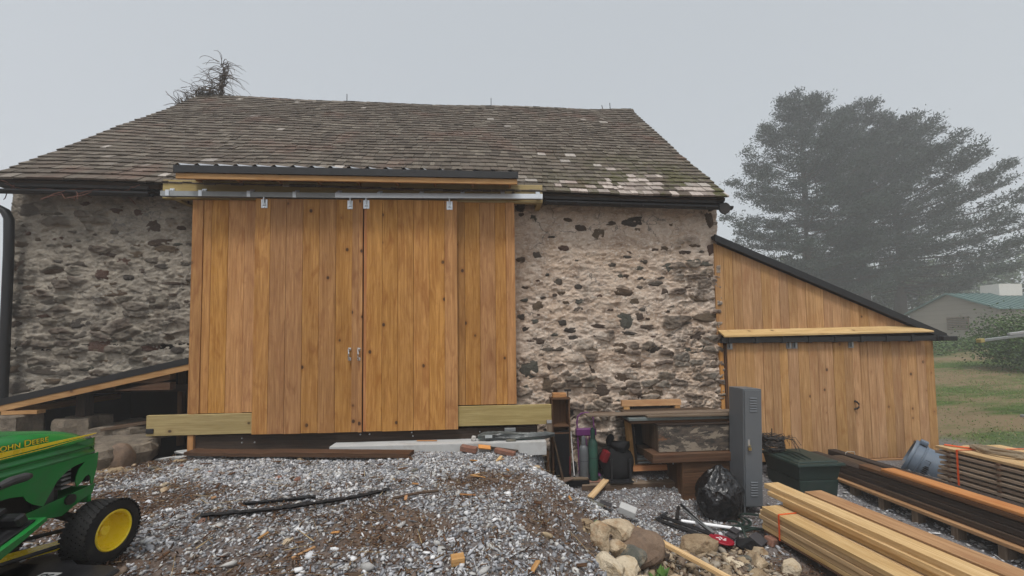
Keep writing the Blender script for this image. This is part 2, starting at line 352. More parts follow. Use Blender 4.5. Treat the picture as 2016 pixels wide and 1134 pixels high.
gm_ = gravel_mask(GX, GY)
ss = (GX - 9) * .77 + GY * .64
lawn = sst(.5, 3.5, ss + (fbm(GX * .5, GY * .5, 3, 3) - .5) * 4) * sst(9.2, 9.8, GX)
clod = sst(1.25, 1.8, GX) * (1 - sst(3.0, 3.6, GX)) * (1 - sst(-2.7, -2.2, GY))

m = MT('earth_ground', .95, .15)
v = m.vec((1, 1, 1), False)
n1 = m.noise(v, 1.6, 6, .65); n2 = m.noise(v, 9, 6, .7); n3 = m.noise(v, 45, 4, .7)
dirt = m.mix(m.ramp(n2, [(.3, 0), (.7, 1)]), (.050, .030, .020), (.150, .088, .052))
dirt = m.mix(m.math('MULTIPLY', m.ramp(n1, [(.45, 0), (.65, 1)]), .6), dirt, (.19, .120, .072))
dirt = m.mix(m.math('MULTIPLY', m.ramp(n3, [(.55, 0), (.75, 1)]), .6), dirt, (.22, .17, .12))
grit = m.mix(m.ramp(n3, [(.35, 0), (.65, 1)]), (.075, .073, .072), (.27, .28, .30))
c = m.mix(m.math('MULTIPLY', m.attr('gravel', 'Fac'), .9), dirt, grit)
clodc = m.mix(m.ramp(n2, [(.3, 0), (.7, 1)]), (.11, .075, .042), (.34, .255, .155))
c = m.mix(m.math('MULTIPLY', m.attr('clod', 'Fac'), .85), c, clodc)
gr = m.mix(m.ramp(n2, [(.3, 0), (.75, 1)]), (.035, .062, .014), (.095, .140, .034))
bare = m.ramp(m.noise(m.vec((.18, .6, 1), False), 1.0, 4, .6), [(.43, 0), (.55, 1)])
gr = m.mix(m.math('MULTIPLY', bare, .85), gr, (.20, .140, .085))
c = m.mix(m.attr('lawn', 'Fac'), c, gr)
m.col(c); m.bump(m.math('ADD', n2, m.math('MULTIPLY', n3, .6)), .6, .03); EARTH = m.m
ground = soup('ground', np.stack([GX, GY, GZ], -1).reshape(-1, 3), GF, EARTH, attrs=dict(gravel=gm_, lawn=lawn, clod=clod), smooth=True)
ground['kind'] = 'structure'

# ---- crushed stone, bark mulch and straw: loose stuff nobody could count
def scatter(n, x0, x1, y0, y1, fn, seed):
    r = np.random.RandomState(seed); X = r.uniform(x0, x1, n); Y = r.uniform(y0, y1, n)
    k = r.uniform(0, 1, n) < fn(X, Y); return X[k], Y[k], r
t_ = (1 + 5 ** .5) / 2
ICO = np.array([(-1, t_, 0), (1, t_, 0), (-1, -t_, 0), (1, -t_, 0), (0, -1, t_), (0, 1, t_), (0, -1, -t_), (0, 1, -t_), (t_, 0, -1), (t_, 0, 1), (-t_, 0, -1), (-t_, 0, 1)], float)
ICO /= np.linalg.norm(ICO[0])
IF = np.array([(0, 11, 5), (0, 5, 1), (0, 1, 7), (0, 7, 10), (0, 10, 11), (1, 5, 9), (5, 11, 4), (11, 10, 2), (10, 7, 6), (7, 1, 8), (3, 9, 4), (3, 4, 2), (3, 2, 6), (3, 6, 8), (3, 8, 9), (4, 9, 5), (2, 4, 11), (6, 2, 10), (8, 6, 7), (9, 8, 1)])
def rotm(r, n):
    q = r.normal(size=(n, 4)); q /= np.linalg.norm(q, axis=1)[:, None]; w, x, y, z = q.T
    return np.stack([np.stack([1 - 2 * (y * y + z * z), 2 * (x * y - z * w), 2 * (x * z + y * w)], -1), np.stack([2 * (x * y + z * w), 1 - 2 * (x * x + z * z), 2 * (y * z - x * w)], -1), np.stack([2 * (x * z - y * w), 2 * (y * z + x * w), 1 - 2 * (x * x + y * y)], -1)], 1)
m = MT('crushed_limestone', .75, .3); m.col(m.mix(m.math('MULTIPLY', m.noise(m.vec((1, 1, 1), False), 60, 3, .6), .5), m.attr('tint'), (.12, .12, .13))); PEBBLE = m.m
def pebbles(name, X, Y, r, size, spread, pal, m, lift=.25, flat=.62):
    n = len(X); s = size * np.exp(r.normal(0, spread, n)); s = np.clip(s, size * .4, size * 2.3)
    sc = np.stack([s * r.uniform(.75, 1.35, n), s * r.uniform(.6, 1.0, n), s * r.uniform(.4, 1.0, n) * flat], -1) * .5
    V = ICO[None] * (1 + r.uniform(-.28, .28, (n, 12, 1))) * sc[:, None, :]
    R = rotm(r, n); tilt = R * .55 + np.eye(3)[None] * .75
    a = r.uniform(0, 2 * PI, n); ca, sa = np.cos(a), np.sin(a); Rz = np.zeros((n, 3, 3)); Rz[:, 0, 0] = ca; Rz[:, 0, 1] = -sa; Rz[:, 1, 0] = sa; Rz[:, 1, 1] = ca; Rz[:, 2, 2] = 1
    V = np.einsum('nij,nkj->nki', Rz @ tilt, V)
    Z = ground_h(X, Y) + lift * s * .5 + r.uniform(0, .25, n) * s
    V += np.stack([X, Y, Z], -1)[:, None, :]
    F = (IF[None] + (np.arange(n) * 12)[:, None, None]).reshape(-1, 3)
    pal = np.array(pal); c = pal[r.randint(0, len(pal), n)] * r.uniform(.85, 1.3, (n, 1))
    return soup(name, V.reshape(-1, 3), F, m, tint=np.repeat(c, 12, 0))
PAL = [(.36, .37, .395), (.46, .47, .49), (.24, .245, .26), (.32, .325, .34), (.58, .585, .60), (.72, .72, .72), (.16, .165, .175), (.42, .41, .39), (.50, .49, .46)]
def fd(x, y): return gravel_mask(x, y) ** 1.25
X1, Y1, r1 = scatter(52000, -6.2, 3.6, -5.4, -.42, fd, 11)
X2, Y2, r2_ = scatter(9000, 3.6, 8.2, -5.0, -.3, fd, 12)
k2 = ~((X1 > 1.2) & (Y1 > -.35)); X1, Y1 = X1[k2], Y1[k2]
o = pebbles('gravel', np.concatenate([X1, X2]), np.concatenate([Y1, Y2]), r1, .030, .45, PAL, PEBBLE)
tag(o, 'pale grey crushed stone spread over the yard before the doors', 'gravel', kind='stuff')
X6, Y6, r6 = scatter(90000, -6.2, 3.4, -5.4, -.42, lambda x, y: fd(x, y) * .8 + .12, 16)
k6 = ~((X6 > 1.2) & (Y6 > -.35)); X6, Y6 = X6[k6], Y6[k6]
O8 = np.array([(1, 0, 0), (-1, 0, 0), (0, 1, 0), (0, -1, 0), (0, 0, 1), (0, 0, -1)], float); OF = np.array([(0, 2, 4), (2, 1, 4), (1, 3, 4), (3, 0, 4), (2, 0, 5), (1, 2, 5), (3, 1, 5), (0, 3, 5)])
def grit_chips(name, X, Y, r, size, pal, m):
    n = len(X); s = size * np.exp(r.normal(0, .35, n)) * .5; V = O8[None] * (1 + r.uniform(-.35, .35, (n, 6, 1))) * np.stack([s * 1.2, s, s * .7], -1)[:, None, :]
    V = np.einsum('nij,nkj->nki', rotm(r, n), V) + np.stack([X, Y, ground_h(X, Y) + s * .5], -1)[:, None, :]
    c = np.array(pal)[r.randint(0, len(pal), n)] * r.uniform(.7, 1.25, (n, 1))
    return soup(name, V.reshape(-1, 3), (OF[None] + (np.arange(n) * 6)[:, None, None]).reshape(-1, 3), m, tint=np.repeat(c, 6, 0))
o = grit_chips('fine_grit', X6, Y6, r6, .021, PAL + [(.17, .11, .07), (.12, .08, .055), (.22, .15, .10)], PEBBLE)
tag(o, 'fine grey and brown grit filling the gaps between larger gravel', 'grit', kind='stuff')
def fc(x, y): return sst(1.25, 1.7, x) * (1 - sst(3.0, 3.5, x)) * (1 - sst(-2.5, -2.2, y)) * .9
X3, Y3, r3 = scatter(5200, 1.2, 3.6, -4.6, -2.1, fc, 13)
o = pebbles('earth_clods', X3, Y3, r3, .06, .5, [(.30, .22, .13), (.22, .16, .095), (.40, .31, .20), (.15, .10, .06), (.34, .29, .22)], PEBBLE, .2, .8)
tag(o, 'crumbly tan clods of dug earth between the rocks and the lumber', 'earth', kind='stuff')
m = MT('bark_mulch', .9, .15); m.col(m.attr('tint')); MULCH = m.m
def slivers(name, X, Y, r, L, Wd, pal, m, up=.02, tilt=.25):
    n = len(X); l = L * r.uniform(.4, 1.5, n); w = Wd * r.uniform(.5, 1.4, n); a = r.uniform(0, 2 * PI, n); ti = r.normal(0, tilt, n)
    d = np.stack([np.cos(a) * np.cos(ti), np.sin(a) * np.cos(ti), np.sin(ti)], -1); pz = np.stack([-np.sin(a), np.cos(a), r.normal(0, .3, n)], -1)
    u = np.array([0, 0, 1.]) * w[:, None] * .35
    c = np.stack([X, Y, ground_h(X, Y) + up + r.uniform(0, .02, n)], -1)
    A = c - d * l[:, None] / 2; E_ = c + d * l[:, None] / 2; q = pz * w[:, None] / 2
    V = np.stack([A - q, A + q, A + u, E_ - q * .7, E_ + q * .7, E_ + u], 1)
    T = np.array([(0, 1, 4), (0, 4, 3), (1, 2, 5), (1, 5, 4), (2, 0, 3), (2, 3, 5), (0, 2, 1), (3, 4, 5)])
    F = (T[None] + (np.arange(n) * 6)[:, None, None]).reshape(-1, 3); pal = np.array(pal); cc = pal[r.randint(0, len(pal), n)] * r.uniform(.7, 1.25, (n, 1))
    return soup(name, V.reshape(-1, 3), F, m, tint=np.repeat(cc, 6, 0))
def fm(x, y): return np.clip(1.15 - gravel_mask(x, y) * 1.1, .05, 1) * (1 - sst(3.8, 4.4, x)) * (.35 + .65 * sst(.4, .6, fbm(x * 1.4, y * 1.4, 3, 71)))
X4, Y4, r4 = scatter(34000, -6.4, 4.2, -5.4, -.5, fm, 14)
k4 = ~((X4 > 1.0) & (Y4 > -1.2)); X4, Y4 = X4[k4], Y4[k4]
o = slivers('bark_mulch', X4, Y4, r4, .042, .012, [(.085, .042, .024), (.125, .066, .036), (.055, .034, .023), (.17, .095, .05), (.20, .14, .085)], MULCH)
tag(o, 'brown shredded bark and wood litter lying among the gravel', 'mulch', kind='stuff')
X5, Y5, r5 = scatter(520, -5.5, 3.0, -5.4, -.9, lambda x, y: .35 + 0 * x, 15)
o = slivers('straw', X5, Y5, r5, .22, .006, [(.42, .31, .16), (.34, .24, .12), (.50, .40, .24), (.2, .13, .07)], MULCH, .035, .12)
tag(o, 'thin pale straws and twigs strewn over the gravel', 'straw', kind='stuff')

# ================================================================== STONE BARN
barn = thing('stone_barn', 'long stone barn with shake roof and tall wooden sliding doors', 'barn', (-1.77, 2.0, .2))
# ---- rubble wall: mortar face with real relief
def cells(u, v, s):
    iu = np.floor(u); iv = np.floor(v); f1 = np.full(u.shape, 9.); f2 = np.full(u.shape, 9.); cid = np.zeros(u.shape)
    for a in (-1, 0, 1):
        for b in (-1, 0, 1):
            cu = iu + a; cv = iv + b; px = cu + .15 + .7 * h2(cu, cv, s); py = cv + .15 + .7 * h2(cu, cv, s + 5)
            d = np.hypot(u - px, v - py); k = d < f1
            f2 = np.where(k, f1, np.minimum(f2, d)); cid = np.where(k, h2(cu, cv, s + 9), cid); f1 = np.where(k, d, f1)
    return f1, f2, cid
def wall_face(x0, x1, z0, z1, step, seed, expo_fn, right=False, hole=None):
    xs = np.arange(x0, x1 + step / 2, step); zs = np.arange(z0, z1 + step / 2, step); X, Z = np.meshgrid(xs, zs)
    wx = X + .05 * (fbm(X * 5, Z * 5, 3, seed + 1) - .5) * 2; wz = Z + .045 * (fbm(X * 5, Z * 5, 3, seed + 2) - .5) * 2
    f1, f2, cid = cells(wx * 3.4, wz * 8.0, seed); e = sst(.03, .22, f2 - f1)
    b1, b2, bid = cells(wx * 2.0, wz * 4.4, seed + 70); sel = vn(X * 1.1, Z * 1.3, seed + 71) > .52; e = np.where(sel, sst(.03, .16, b2 - b1), e); cid = np.where(sel, bid, cid)
    g1, g2, cid2 = cells(wx * 7.5, wz * 15, seed + 40); e2 = sst(.03, .25, g2 - g1)
    ex = np.clip(expo_fn(X, Z), 0, 1)
    pl = fbm(X * 2.1, Z * 2.1, 4, seed + 7)
    cover = sst(.0, .35, ex - pl * .8 + (cid - .5) * .55)
    d = .006 + .048 * e * cover * (.4 + cid) + .012 * e2 * cover + .030 * (fbm(X * 2.2, Z * 4, 3, seed + 3) - .5) + .055 * (fbm(wx * 7, wz * 15, 3, seed + 4) - .5) + .030 * np.abs(fbm(wx * 15, wz * 30, 3, seed + 6) - .5) * 2 - .012 + .02 * (fbm(X * 30, Z * 44, 2, seed + 16) - .5)
    Y = -d
    if right:
        rag = .035 * (fbm(Z * 5, Z * 0, 3, 3) - .5) + .03 * (h2(np.floor(Z * 5.2), np.floor(Z * 0), 8) - .5)
        X = np.where(X > x1 - .12, X + rag * sst(x1 - .12, x1, X), X)
    V = np.stack([X, Y, Z], -1).reshape(-1, 3); n, k = X.shape; I = np.arange(n * k).reshape(n, k)
    F = np.stack([I[:-1, :-1], I[:-1, 1:], I[1:, 1:], I[1:, :-1]], -1).reshape(-1, 4)
    if hole is not None:
        C = V[F].mean(1); F = F[~hole(C[:, 0], C[:, 2])]
    stone = (e * cover * sst(.35, .6, cid + .25 * (e2 - .5))).ravel()
    return V, F, stone, cid.ravel()
def ex_r(X, Z): return .10 + .46 * (1 - sst(1.0, 3.0, Z)) + .34 * sst(2.6, 4.2, X) * (1 - .5 * sst(3.2, 4.4, Z)) + .28 * (fbm(X * .8, Z * .8, 3, 91) - .5)
def ex_l(X, Z): return .36 + .2 * (1 - sst(1.5, 3.0, Z)) + .45 * (fbm(X * .8, Z * .8, 3, 92) - .5)
def cellar_hole(x, z): return (x < -4.6) & (z < 1.70 + (x + 4.88) * .218 - .04)
V1, F1, s1, c1 = wall_face(.25, 4.53, -.6, 4.78, .017, 3, ex_r, True)
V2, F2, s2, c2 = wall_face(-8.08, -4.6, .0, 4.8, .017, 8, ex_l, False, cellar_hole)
B3 = B().bb(-8.04, -4.66, .06, 8.4, 2.06, 4.72).bb(-4.65, 4.47, .06, 8.4, -.9, 4.72)
V3 = np.array(B3.V); F3 = np.array(B3.F)
GP = B().prism([(.06, 4.72), (8.4, 4.72), (4.23, 8.85)], 'x', -8.0, 4.44)
V4 = np.array(GP.V)
F4 = np.array([f if len(f) == 4 else (f[0], f[1], f[2], f[2]) for f in GP.F])
m = MT('lime_mortar_rubble', .95, .15)
vv = m.vec((1, 1, 1), False)
n1 = m.noise(vv, 1.3, 5, .65); n2 = m.noise(vv, 7, 5, .7); n3 = m.noise(m.vec((1, 1, 1.8), False), 30, 4, .75)
side = m.attr('side', 'Fac')
mort_r = m.mix(m.ramp(n2, [(.3, 0), (.7, 1)]), (.40, .285, .205), (.65, .52, .405))
mort_l = m.mix(m.ramp(n2, [(.3, 0), (.7, 1)]), (.215, .185, .148), (.40, .352, .285))
mort = m.mix(side, mort_l, mort_r)
mort = m.mix(m.math('MULTIPLY', m.ramp(n1, [(.42, 0), (.68, 1)]), .45), mort, m.mix(side, (.30, .275, .235), (.70, .63, .56)))
mort = m.mix(m.math('MULTIPLY', m.ramp(m.noise(vv, 2.2, 5, .6), [(.50, 0), (.66, 1)]), .5), mort, m.mix(side, (.085, .075, .062), (.25, .165, .115)))
mort = m.mix(m.math('MULTIPLY', m.ramp(n3, [(.60, 0), (.70, 1)]), .7), mort, (.075, .055, .042))
mort = m.mix(m.math('MULTIPLY', m.ramp(m.noise(m.vec((1, 1, 1.7), False), 13, 5, .75, .5), [(.53, 0), (.60, 1)]), .55), mort, m.mix(side, (.36, .335, .295), (.72, .655, .58)))
mort = m.mix(m.math('MULTIPLY', m.ramp(m.noise(m.vec((1, 1, 2.2), False), 9, 5, .75, .8), [(.56, 0), (.66, 1)]), m.ramp(m.noise(vv, .95, 3, .5), [(.44, .65), (.56, .08)])), mort, m.mix(side, (.12, .102, .084), (.20, .135, .095)))
stn = m.ramp(m.attr('cell', 'Fac'), [(.3, (.085, .072, .060)), (.5, (.14, .105, .078)), (.62, (.10, .100, .088)), (.75, (.15, .13, .10)), (.88, (.095, .065, .05)), (1, (.17, .15, .12))])
stn = m.mix(m.math('MULTIPLY', n3, .6), stn, (.05, .045, .04))
c = m.mix(m.math('MULTIPLY', m.attr('stone', 'Fac'), .85), mort, stn)
ck = m.n('ShaderNodeTexVoronoi', {'Vector': m.n('ShaderNodeVectorMath', {0: vv, 1: m.n('ShaderNodeVectorMath', {0: m.n('ShaderNodeTexNoise', {'Vector': vv, 'Scale': 5.0, 'Detail': 4}).outputs['Color'], 1: (.35, .35, .35)}, operation='MULTIPLY').outputs[0]}, operation='ADD').outputs[0], 'Scale': 1.15}, feature='DISTANCE_TO_EDGE').outputs[0]
c = m.mix(m.math('MULTIPLY', m.ramp(ck, [(.004, .75), (.012, 0)]), m.ramp(n1, [(.45, 0), (.55, 1)])), c, (.14, .13, .12))
m.col(c); m.bump(m.math('ADD', m.math('MULTIPLY', n2, .5), n3), .9, .022); RUBBLE = m.m
nv = [len(V1), len(V2), len(V3), len(V4)]; of = np.cumsum([0] + nv)
VW = np.concatenate([V1, V2, V3, V4]); FW = np.concatenate([F1 + of[0], F2 + of[1], F3 + of[2], F4 + of[3]])
sideA = np.concatenate([np.ones(nv[0]), np.zeros(nv[1]), np.zeros(nv[2] + nv[3])])
wall = soup('wall', VW, FW, RUBBLE, barn, attrs=dict(stone=np.concatenate([s1, s2, np.zeros(nv[2] + nv[3])]), cell=np.concatenate([c1, c2, np.zeros(nv[2] + nv[3])]), side=sideA), smooth=True)
wall.data.validate(); wall.data.update()
# ---- separate stones proud of the mortar
m = MT('fieldstone', .85, .25)
cc = m.ramp(m.rnd(), [(.0, (.145, .100, .075)), (.16, (.21, .175, .14)), (.28, (.165, .085, .060)), (.40, (.165, .17, .14)), (.52, (.25, .180, .115)), (.66, (.11, .095, .082)), (.76, (.23, .20, .165)), (.88, (.19, .125, .08))], 'CONSTANT')
n2 = m.noise(m.vec((1, 1, 2.2)), 5, 5, .7); n3 = m.noise(m.vec((1, 1, 2.5)), 22, 4, .7)
cc = m.mix(m.ramp(n2, [(.35, .38), (.60, 0)]), cc, (.075, .062, .052)); cc = m.mix(m.math('MULTIPLY', m.ramp(n3, [(.50, 0), (.66, 1)]), .6), cc, (.36, .31, .26))
m.col(cc); m.bump(m.math('ADD', n2, n3), .8, .25); FIELDSTONE = m.m
def stone_mesh(seed, blocky=False):
    r = random.Random(seed); n = 9; b = B()
    out = []
    for k in range(n):
        a = 2 * PI * k / n + r.uniform(-.2, .2); e = .5 if not blocky else .26
        cx_, cy_ = math.cos(a), math.sin(a); f = (abs(cx_) ** (2 / e * .5 + 1.2) + abs(cy_) ** (2 / e * .5 + 1.2)) ** (-1 / (2 / e * .5 + 1.2))
        q = f * r.uniform(.78, 1.08); out.append((cx_ * q * .5, cy_ * q * .5))
    V = [(u, .5, v) for u, v in out] + [(u * .98, -.18, v * .98) for u, v in out]
    V += [(u * r.uniform(.6, .82), -.5 + r.uniform(-.16, .2), v * r.uniform(.5, .8)) for u, v in out] + [(r.uniform(-.1, .1), -.56, r.uniform(-.1, .1))]
    F = []
    for q in (0, 1):
        for k in range(n): F.append((q * n + k, q * n + (k + 1) % n, (q + 1) * n + (k + 1) % n, (q + 1) * n + k))
    F += [(2 * n + k, 2 * n + (k + 1) % n, 3 * n) for k in range(n)]
    me = bpy.data.meshes.new('stone'); me.from_pydata(V, [], F); fix_normals(me); me.materials.append(FIELDSTONE); return me
ST = [stone_mesh(100 + i) for i in range(16)]; STB = [stone_mesh(300 + i, True) for i in range(5)]
def put_stone(x, z, w, h, dep=.09, r=random, tpl=None, y=.026):
    o = bpy.data.objects.new('stone', tpl or r.choice(ST)); COL.objects.link(o); o.parent = wall
    o.location = Vector((x, y, z)) - Vector(barn.location) + Vector(barn.location)   # wall frame is the world frame
    o.scale = (w * 1.12, dep, h * 1.15); o.rotation_euler = (r.uniform(-.15, .15), r.uniform(-.12, .12), r.uniform(-.08, .08))
rs = random.Random(5); placed = []
for (x, z, w, h) in STONES_R:
    big = x > 3.95 and w > .28
    put_stone(x, z, w, h, .085 if not big else .10, rs, rs.choice(STB) if big else None); placed.append((x, z, w, h))
for (x, z, w, h) in STONES_L:
    if cellar_hole(np.array(x), np.array(z - h)): continue
    put_stone(x, z, w, h, .085, rs); placed.append((x, z, w, h))
n_st = len(placed); tries = 0
while n_st < 298 and tries < 4000:
    tries += 1
    if rs.random() < .55:
        x = rs.uniform(.62, 4.45); z = min(rs.uniform(-.3, 4.5), rs.uniform(-.3, 5.2))
    else:
        x = rs.uniform(-8.0, -5.1); z = rs.uniform(1.1, 4.5)
        if cellar_hole(np.array(x), np.array(z - .15)): continue
    w = rs.uniform(.07, .22); h = w * rs.uniform(.28, .6)
    if any(abs(x - a) < (w + c_) * .5 and abs(z - b_) < (h + d_) * .55 for a, b_, c_, d_ in placed): continue
    put_stone(x, z, w, h, .075, rs); placed.append((x, z, w, h)); n_st += 1

# ---- roof of split shakes
L_ROOF = 6.36; TH = rad(43.6)
def roof_pt(x, s, nrm=0.):
    """x along the barn, s up the slope from the eave, nrm off the surface."""
    t = s / L_ROOF; u = (x + 7.97) / 12.46
    ez = 4.735 - .13 * u * (1 - t)
    sag = -.05 * math.sin(PI * min(1, max(0, u))) * t - (.05 * math.exp(-((x - 3.3) / .9) ** 2)) * t + .010 * math.sin(x * 1.7 + s * 1.1) + .012 * math.sin(x * .6 - s * 2.0)
    return Vector((x + (x + 1.7) * .008 * t, -.42 + s * math.cos(TH) - math.sin(TH) * nrm, ez + s * math.sin(TH) + math.cos(TH) * nrm + sag))
deck = B()
for k in range(2):
    N, Q = 40, 12; V = []
    for i in range(N + 1):
        x = -7.95 + i * 12.42 / N
        row = [roof_pt(x, .02 + (L_ROOF - .02) * q / Q, -.03) for q in range(Q + 1)] + [roof_pt(x, .02 + (L_ROOF - .02) * q / Q, -.11) for q in range(Q, -1, -1)]
        V += row
    w = 2 * Q + 2
    F = [(i * w + q, i * w + (q + 1) % w, i * w + w + (q + 1) % w, i * w + w + q) for i in range(N) for q in range(w)] + [tuple(range(w)), tuple(range(N * w + w - 1, N * w - 1, -1))]
    if k == 0: deck.add(V, F)
    else: deck.add([Vector((v.x, 8.46 - v.y - .02, v.z - .01)) for v in V], F)
DARKWOOD = wood('dark', 'X')
roof = deck.build('roof', DARKWOOD, barn); fix_normals(roof.data)
m = MT('cedar_shakes', .9, .2)
ti = m.attr('tint'); vv = m.vec((1, 1, 1), False, 'Object')
geo = m.n('ShaderNodeNewGeometry').outputs['Position']
gn = m.noise(m.n('ShaderNodeMapping', {'Vector': geo, 'Scale': (1, .12, .12)}).outputs[0], 60, 4, .65)
c = m.mix(m.ramp(gn, [(.3, .55), (.7, 0)]), ti, (.055, .046, .038))
px = m.n('ShaderNodeSeparateXYZ', {0: geo})
nz = m.noise(geo, 1.1, 4, .65); nf = m.noise(geo, 9, 4, .7)
low = m.n('ShaderNodeMapRange', {'Value': px.outputs['Z'], 'From Min': 6.6, 'From Max': 5.0}).outputs[0]
rgt = m.n('ShaderNodeMapRange', {'Value': px.outputs['X'], 'From Min': .6, 'From Max': 2.6}).outputs[0]
mz = m.math('MULTIPLY', m.math('MULTIPLY', low, rgt), m.ramp(m.math('ADD', m.math('MULTIPLY', nz, .6), m.math('MULTIPLY', nf, .75)), [(.62, 0), (.76, 1)]))
lum = m.n('ShaderNodeSeparateColor', {0: ti}).outputs[0]
c = m.mix(m.math('MULTIPLY', m.math('MULTIPLY', mz, .85), m.ramp(lum, [(.22, 1), (.34, .12)])), c, (.070, .072, .020))
red = m.ramp(m.noise(geo, .75, 3, .6), [(.55, 0), (.68, 1)]); c = m.mix(m.math('MULTIPLY', red, .4), c, (.15, .075, .055))
m.col(c); m.bump(gn, .6, .01); SHAKE = m.m
rr = random.Random(21)
def shingle_geo(x, w, s, ln, th, lift):
    a = roof_pt(x, s, lift); b_ = roof_pt(x + w, s, lift + rr.uniform(-.003, .003)); c_ = roof_pt(x + w, s + ln, .002); d_ = roof_pt(x, s + ln, .002)
    nrm = Vector((0, -math.sin(TH), math.cos(TH)))
    return [a, b_, c_, d_, a + nrm * th, b_ + nrm * th, c_ + nrm * .006, d_ + nrm * .006], [(3, 2, 1, 0), (4, 5, 6, 7), (0, 1, 5, 4), (1, 2, 6, 5), (2, 3, 7, 6), (3, 0, 4, 7)]
def shake_col(x, s):
    t = rr.random(); base = rr.choice([(.150, .126, .100), (.125, .104, .082), (.175, .150, .120), (.105, .086, .068), (.135, .108, .086)])
    if t < .012: base = (.42, .38, .34)
    # bare, bleached patch low on the right
    d = 1.15 * math.exp(-((x - 2.6) / .8) ** 2 - ((s - .30) / .45) ** 2) + .9 * math.exp(-((x - 4.0) / .45) ** 2 - ((s - .22) / .3) ** 2) + .35 * math.exp(-((s - .1) / .12) ** 2) * (x > 1)
    if rr.random() < d * .75: base = rr.choice([(.52, .45, .40), (.43, .37, .33), (.36, .30, .265)])
    elif rr.random() < .12 * math.exp(-((s - .25) / .35) ** 2): base = (.26, .225, .19)
    kk = rr.uniform(.80, 1.2); return tuple(q * kk for q in base)
EXPO = .198; field = B(); count = 0
for k in range(int(L_ROOF / EXPO) + 1):
    x = -7.97 + rr.uniform(-.02, .02); s0 = k * EXPO - .02
    while x < 4.47:
        w = min(rr.choice((.10, .13, .16, .19, .22)) * rr.uniform(.9, 1.1), 4.5 - x)
        s = s0 + rr.uniform(-.014, .014) + .012 * math.sin(x * .9 + k); ln = min(.44, L_ROOF - s + .02)
        if ln > .06 and w > .03:
            V, F = shingle_geo(x, w - rr.uniform(.003, .009), s, ln, rr.uniform(.024, .038), .022 if k else .014)
            col = shake_col(x, s)
            hidden = k < 3 and -4.6 < x < .2
            if count < 300 and not hidden:
                b = B(); b.add(V, F, col); b.build('shingle', SHAKE, roof); count += 1
            else: field.add(V, F, col)
        x += w
fo = field.build('shingle', SHAKE, roof); fo['kind'] = 'stuff'; fo.name = 'shingle_field'
cap = B()
xx = -8.0
while xx < 4.5:
    a = roof_pt(xx, L_ROOF - .16, .03); t = roof_pt(xx, L_ROOF, .05); a2 = roof_pt(xx + .36, L_ROOF - .16, .018); t2 = roof_pt(xx + .36, L_ROOF, .036)
    bk = Vector((t.x, t.y + .12, t.z - .10)); bk2 = Vector((t2.x, t2.y + .12, t2.z - .10)); u = Vector((0, 0, -.022))
    cap.add([a, a2, t2, t, bk, bk2, a + u, a2 + u, t2 + u, t + u, bk + u, bk2 + u], [(0, 1, 2, 3), (3, 2, 5, 4), (0, 6, 7, 1), (0, 3, 9, 6), (3, 4, 10, 9), (1, 7, 8, 2), (2, 8, 11, 5)], tuple(q * 1.0 for q in rr.choice([(.19, .165, .135), (.15, .13, .105), (.17, .145, .12)])))
    xx += .33
cap.build('ridge_cap', SHAKE, roof)
# fascia under the eave, rake boards, soffit return at the right corner
for x0, x1 in ((-7.95, -5.6), (1.1, 4.45)):
    z0 = roof_pt(x0, 0).z - .035; z1 = roof_pt(x1, 0).z - .035
    B().add([(x0, -.36, z0 - .05), (x1, -.36, z1 - .05), (x1, -.36, z1), (x0, -.36, z0), (x0, -.05, z0 - .05), (x1, -.05, z1 - .05), (x1, -.05, z1), (x0, -.05, z0)], [(0, 1, 2, 3), (4, 7, 6, 5), (0, 4, 5, 1), (3, 2, 6, 7), (0, 3, 7, 4), (1, 5, 6, 2)]).build('fascia', BLACK_IRON, barn)
B().prism([(4.30, 4.60), (4.31, 4.555), (4.36, 4.54), (4.365, 4.50), (4.42, 4.50), (4.425, 4.545), (4.47, 4.565), (4.48, 4.60)], 'y', -.36, .3).build('cornice_return', BLACK_IRON, barn)
# ---- gutters and downspout
def gutter(xa, za, xb, zb):
    prof = [(-.06, .012), (-.06, -.014), (-.04, -.040), (0, -.050), (.04, -.040), (.06, -.014), (.06, .012), (.052, .012), (.05, -.012), (0, -.042), (-.05, -.012), (-.052, .012)]
    n = len(prof); V = [(xa, -.30 + u, za + v) for u, v in prof] + [(xb, -.30 + u, zb + v) for u, v in prof]
    return B().add(V, [(i, (i + 1) % n, n + (i + 1) % n, n + i) for i in range(n)] + [tuple(range(n)), tuple(range(n, 2 * n))[::-1]]).build('gutter', BLACK_METAL, barn)
gutter(-8.6, 4.60, -5.60, 4.575); g = gutter(1.12, 4.535, 4.64, 4.475)
B().lathe([(.001, 0), (.105, 0), (.11, .02), (.105, .04), (.001, .04)], 16, Matrix.Translation((4.45, -.36, 4.43)) @ Matrix.Rotation(PI / 2, 4, 'X')).build('gutter_outlet', BLACK_IRON, barn)
for i in range(9):
    x = 1.3 + i * .4
    B().box((x, -.38, 4.535 - (x - 1.12) * .017 - .03), (.012, .012, .05)).build('gutter_hanger', BLACK_METAL, g)
B().tube([(-8.35, -.26, 4.55), (-8.3, -.24, 4.50), (-8.12, -.2, 4.36), (-7.98, -.18, 4.28), (-7.93, -.17, 4.16), (-7.91, -.17, 3.6), (-7.90, -.17, 1.1), (-7.93, -.2, .3)], .062, 12).build('downspout', BLACK_METAL, barn, smooth=True)
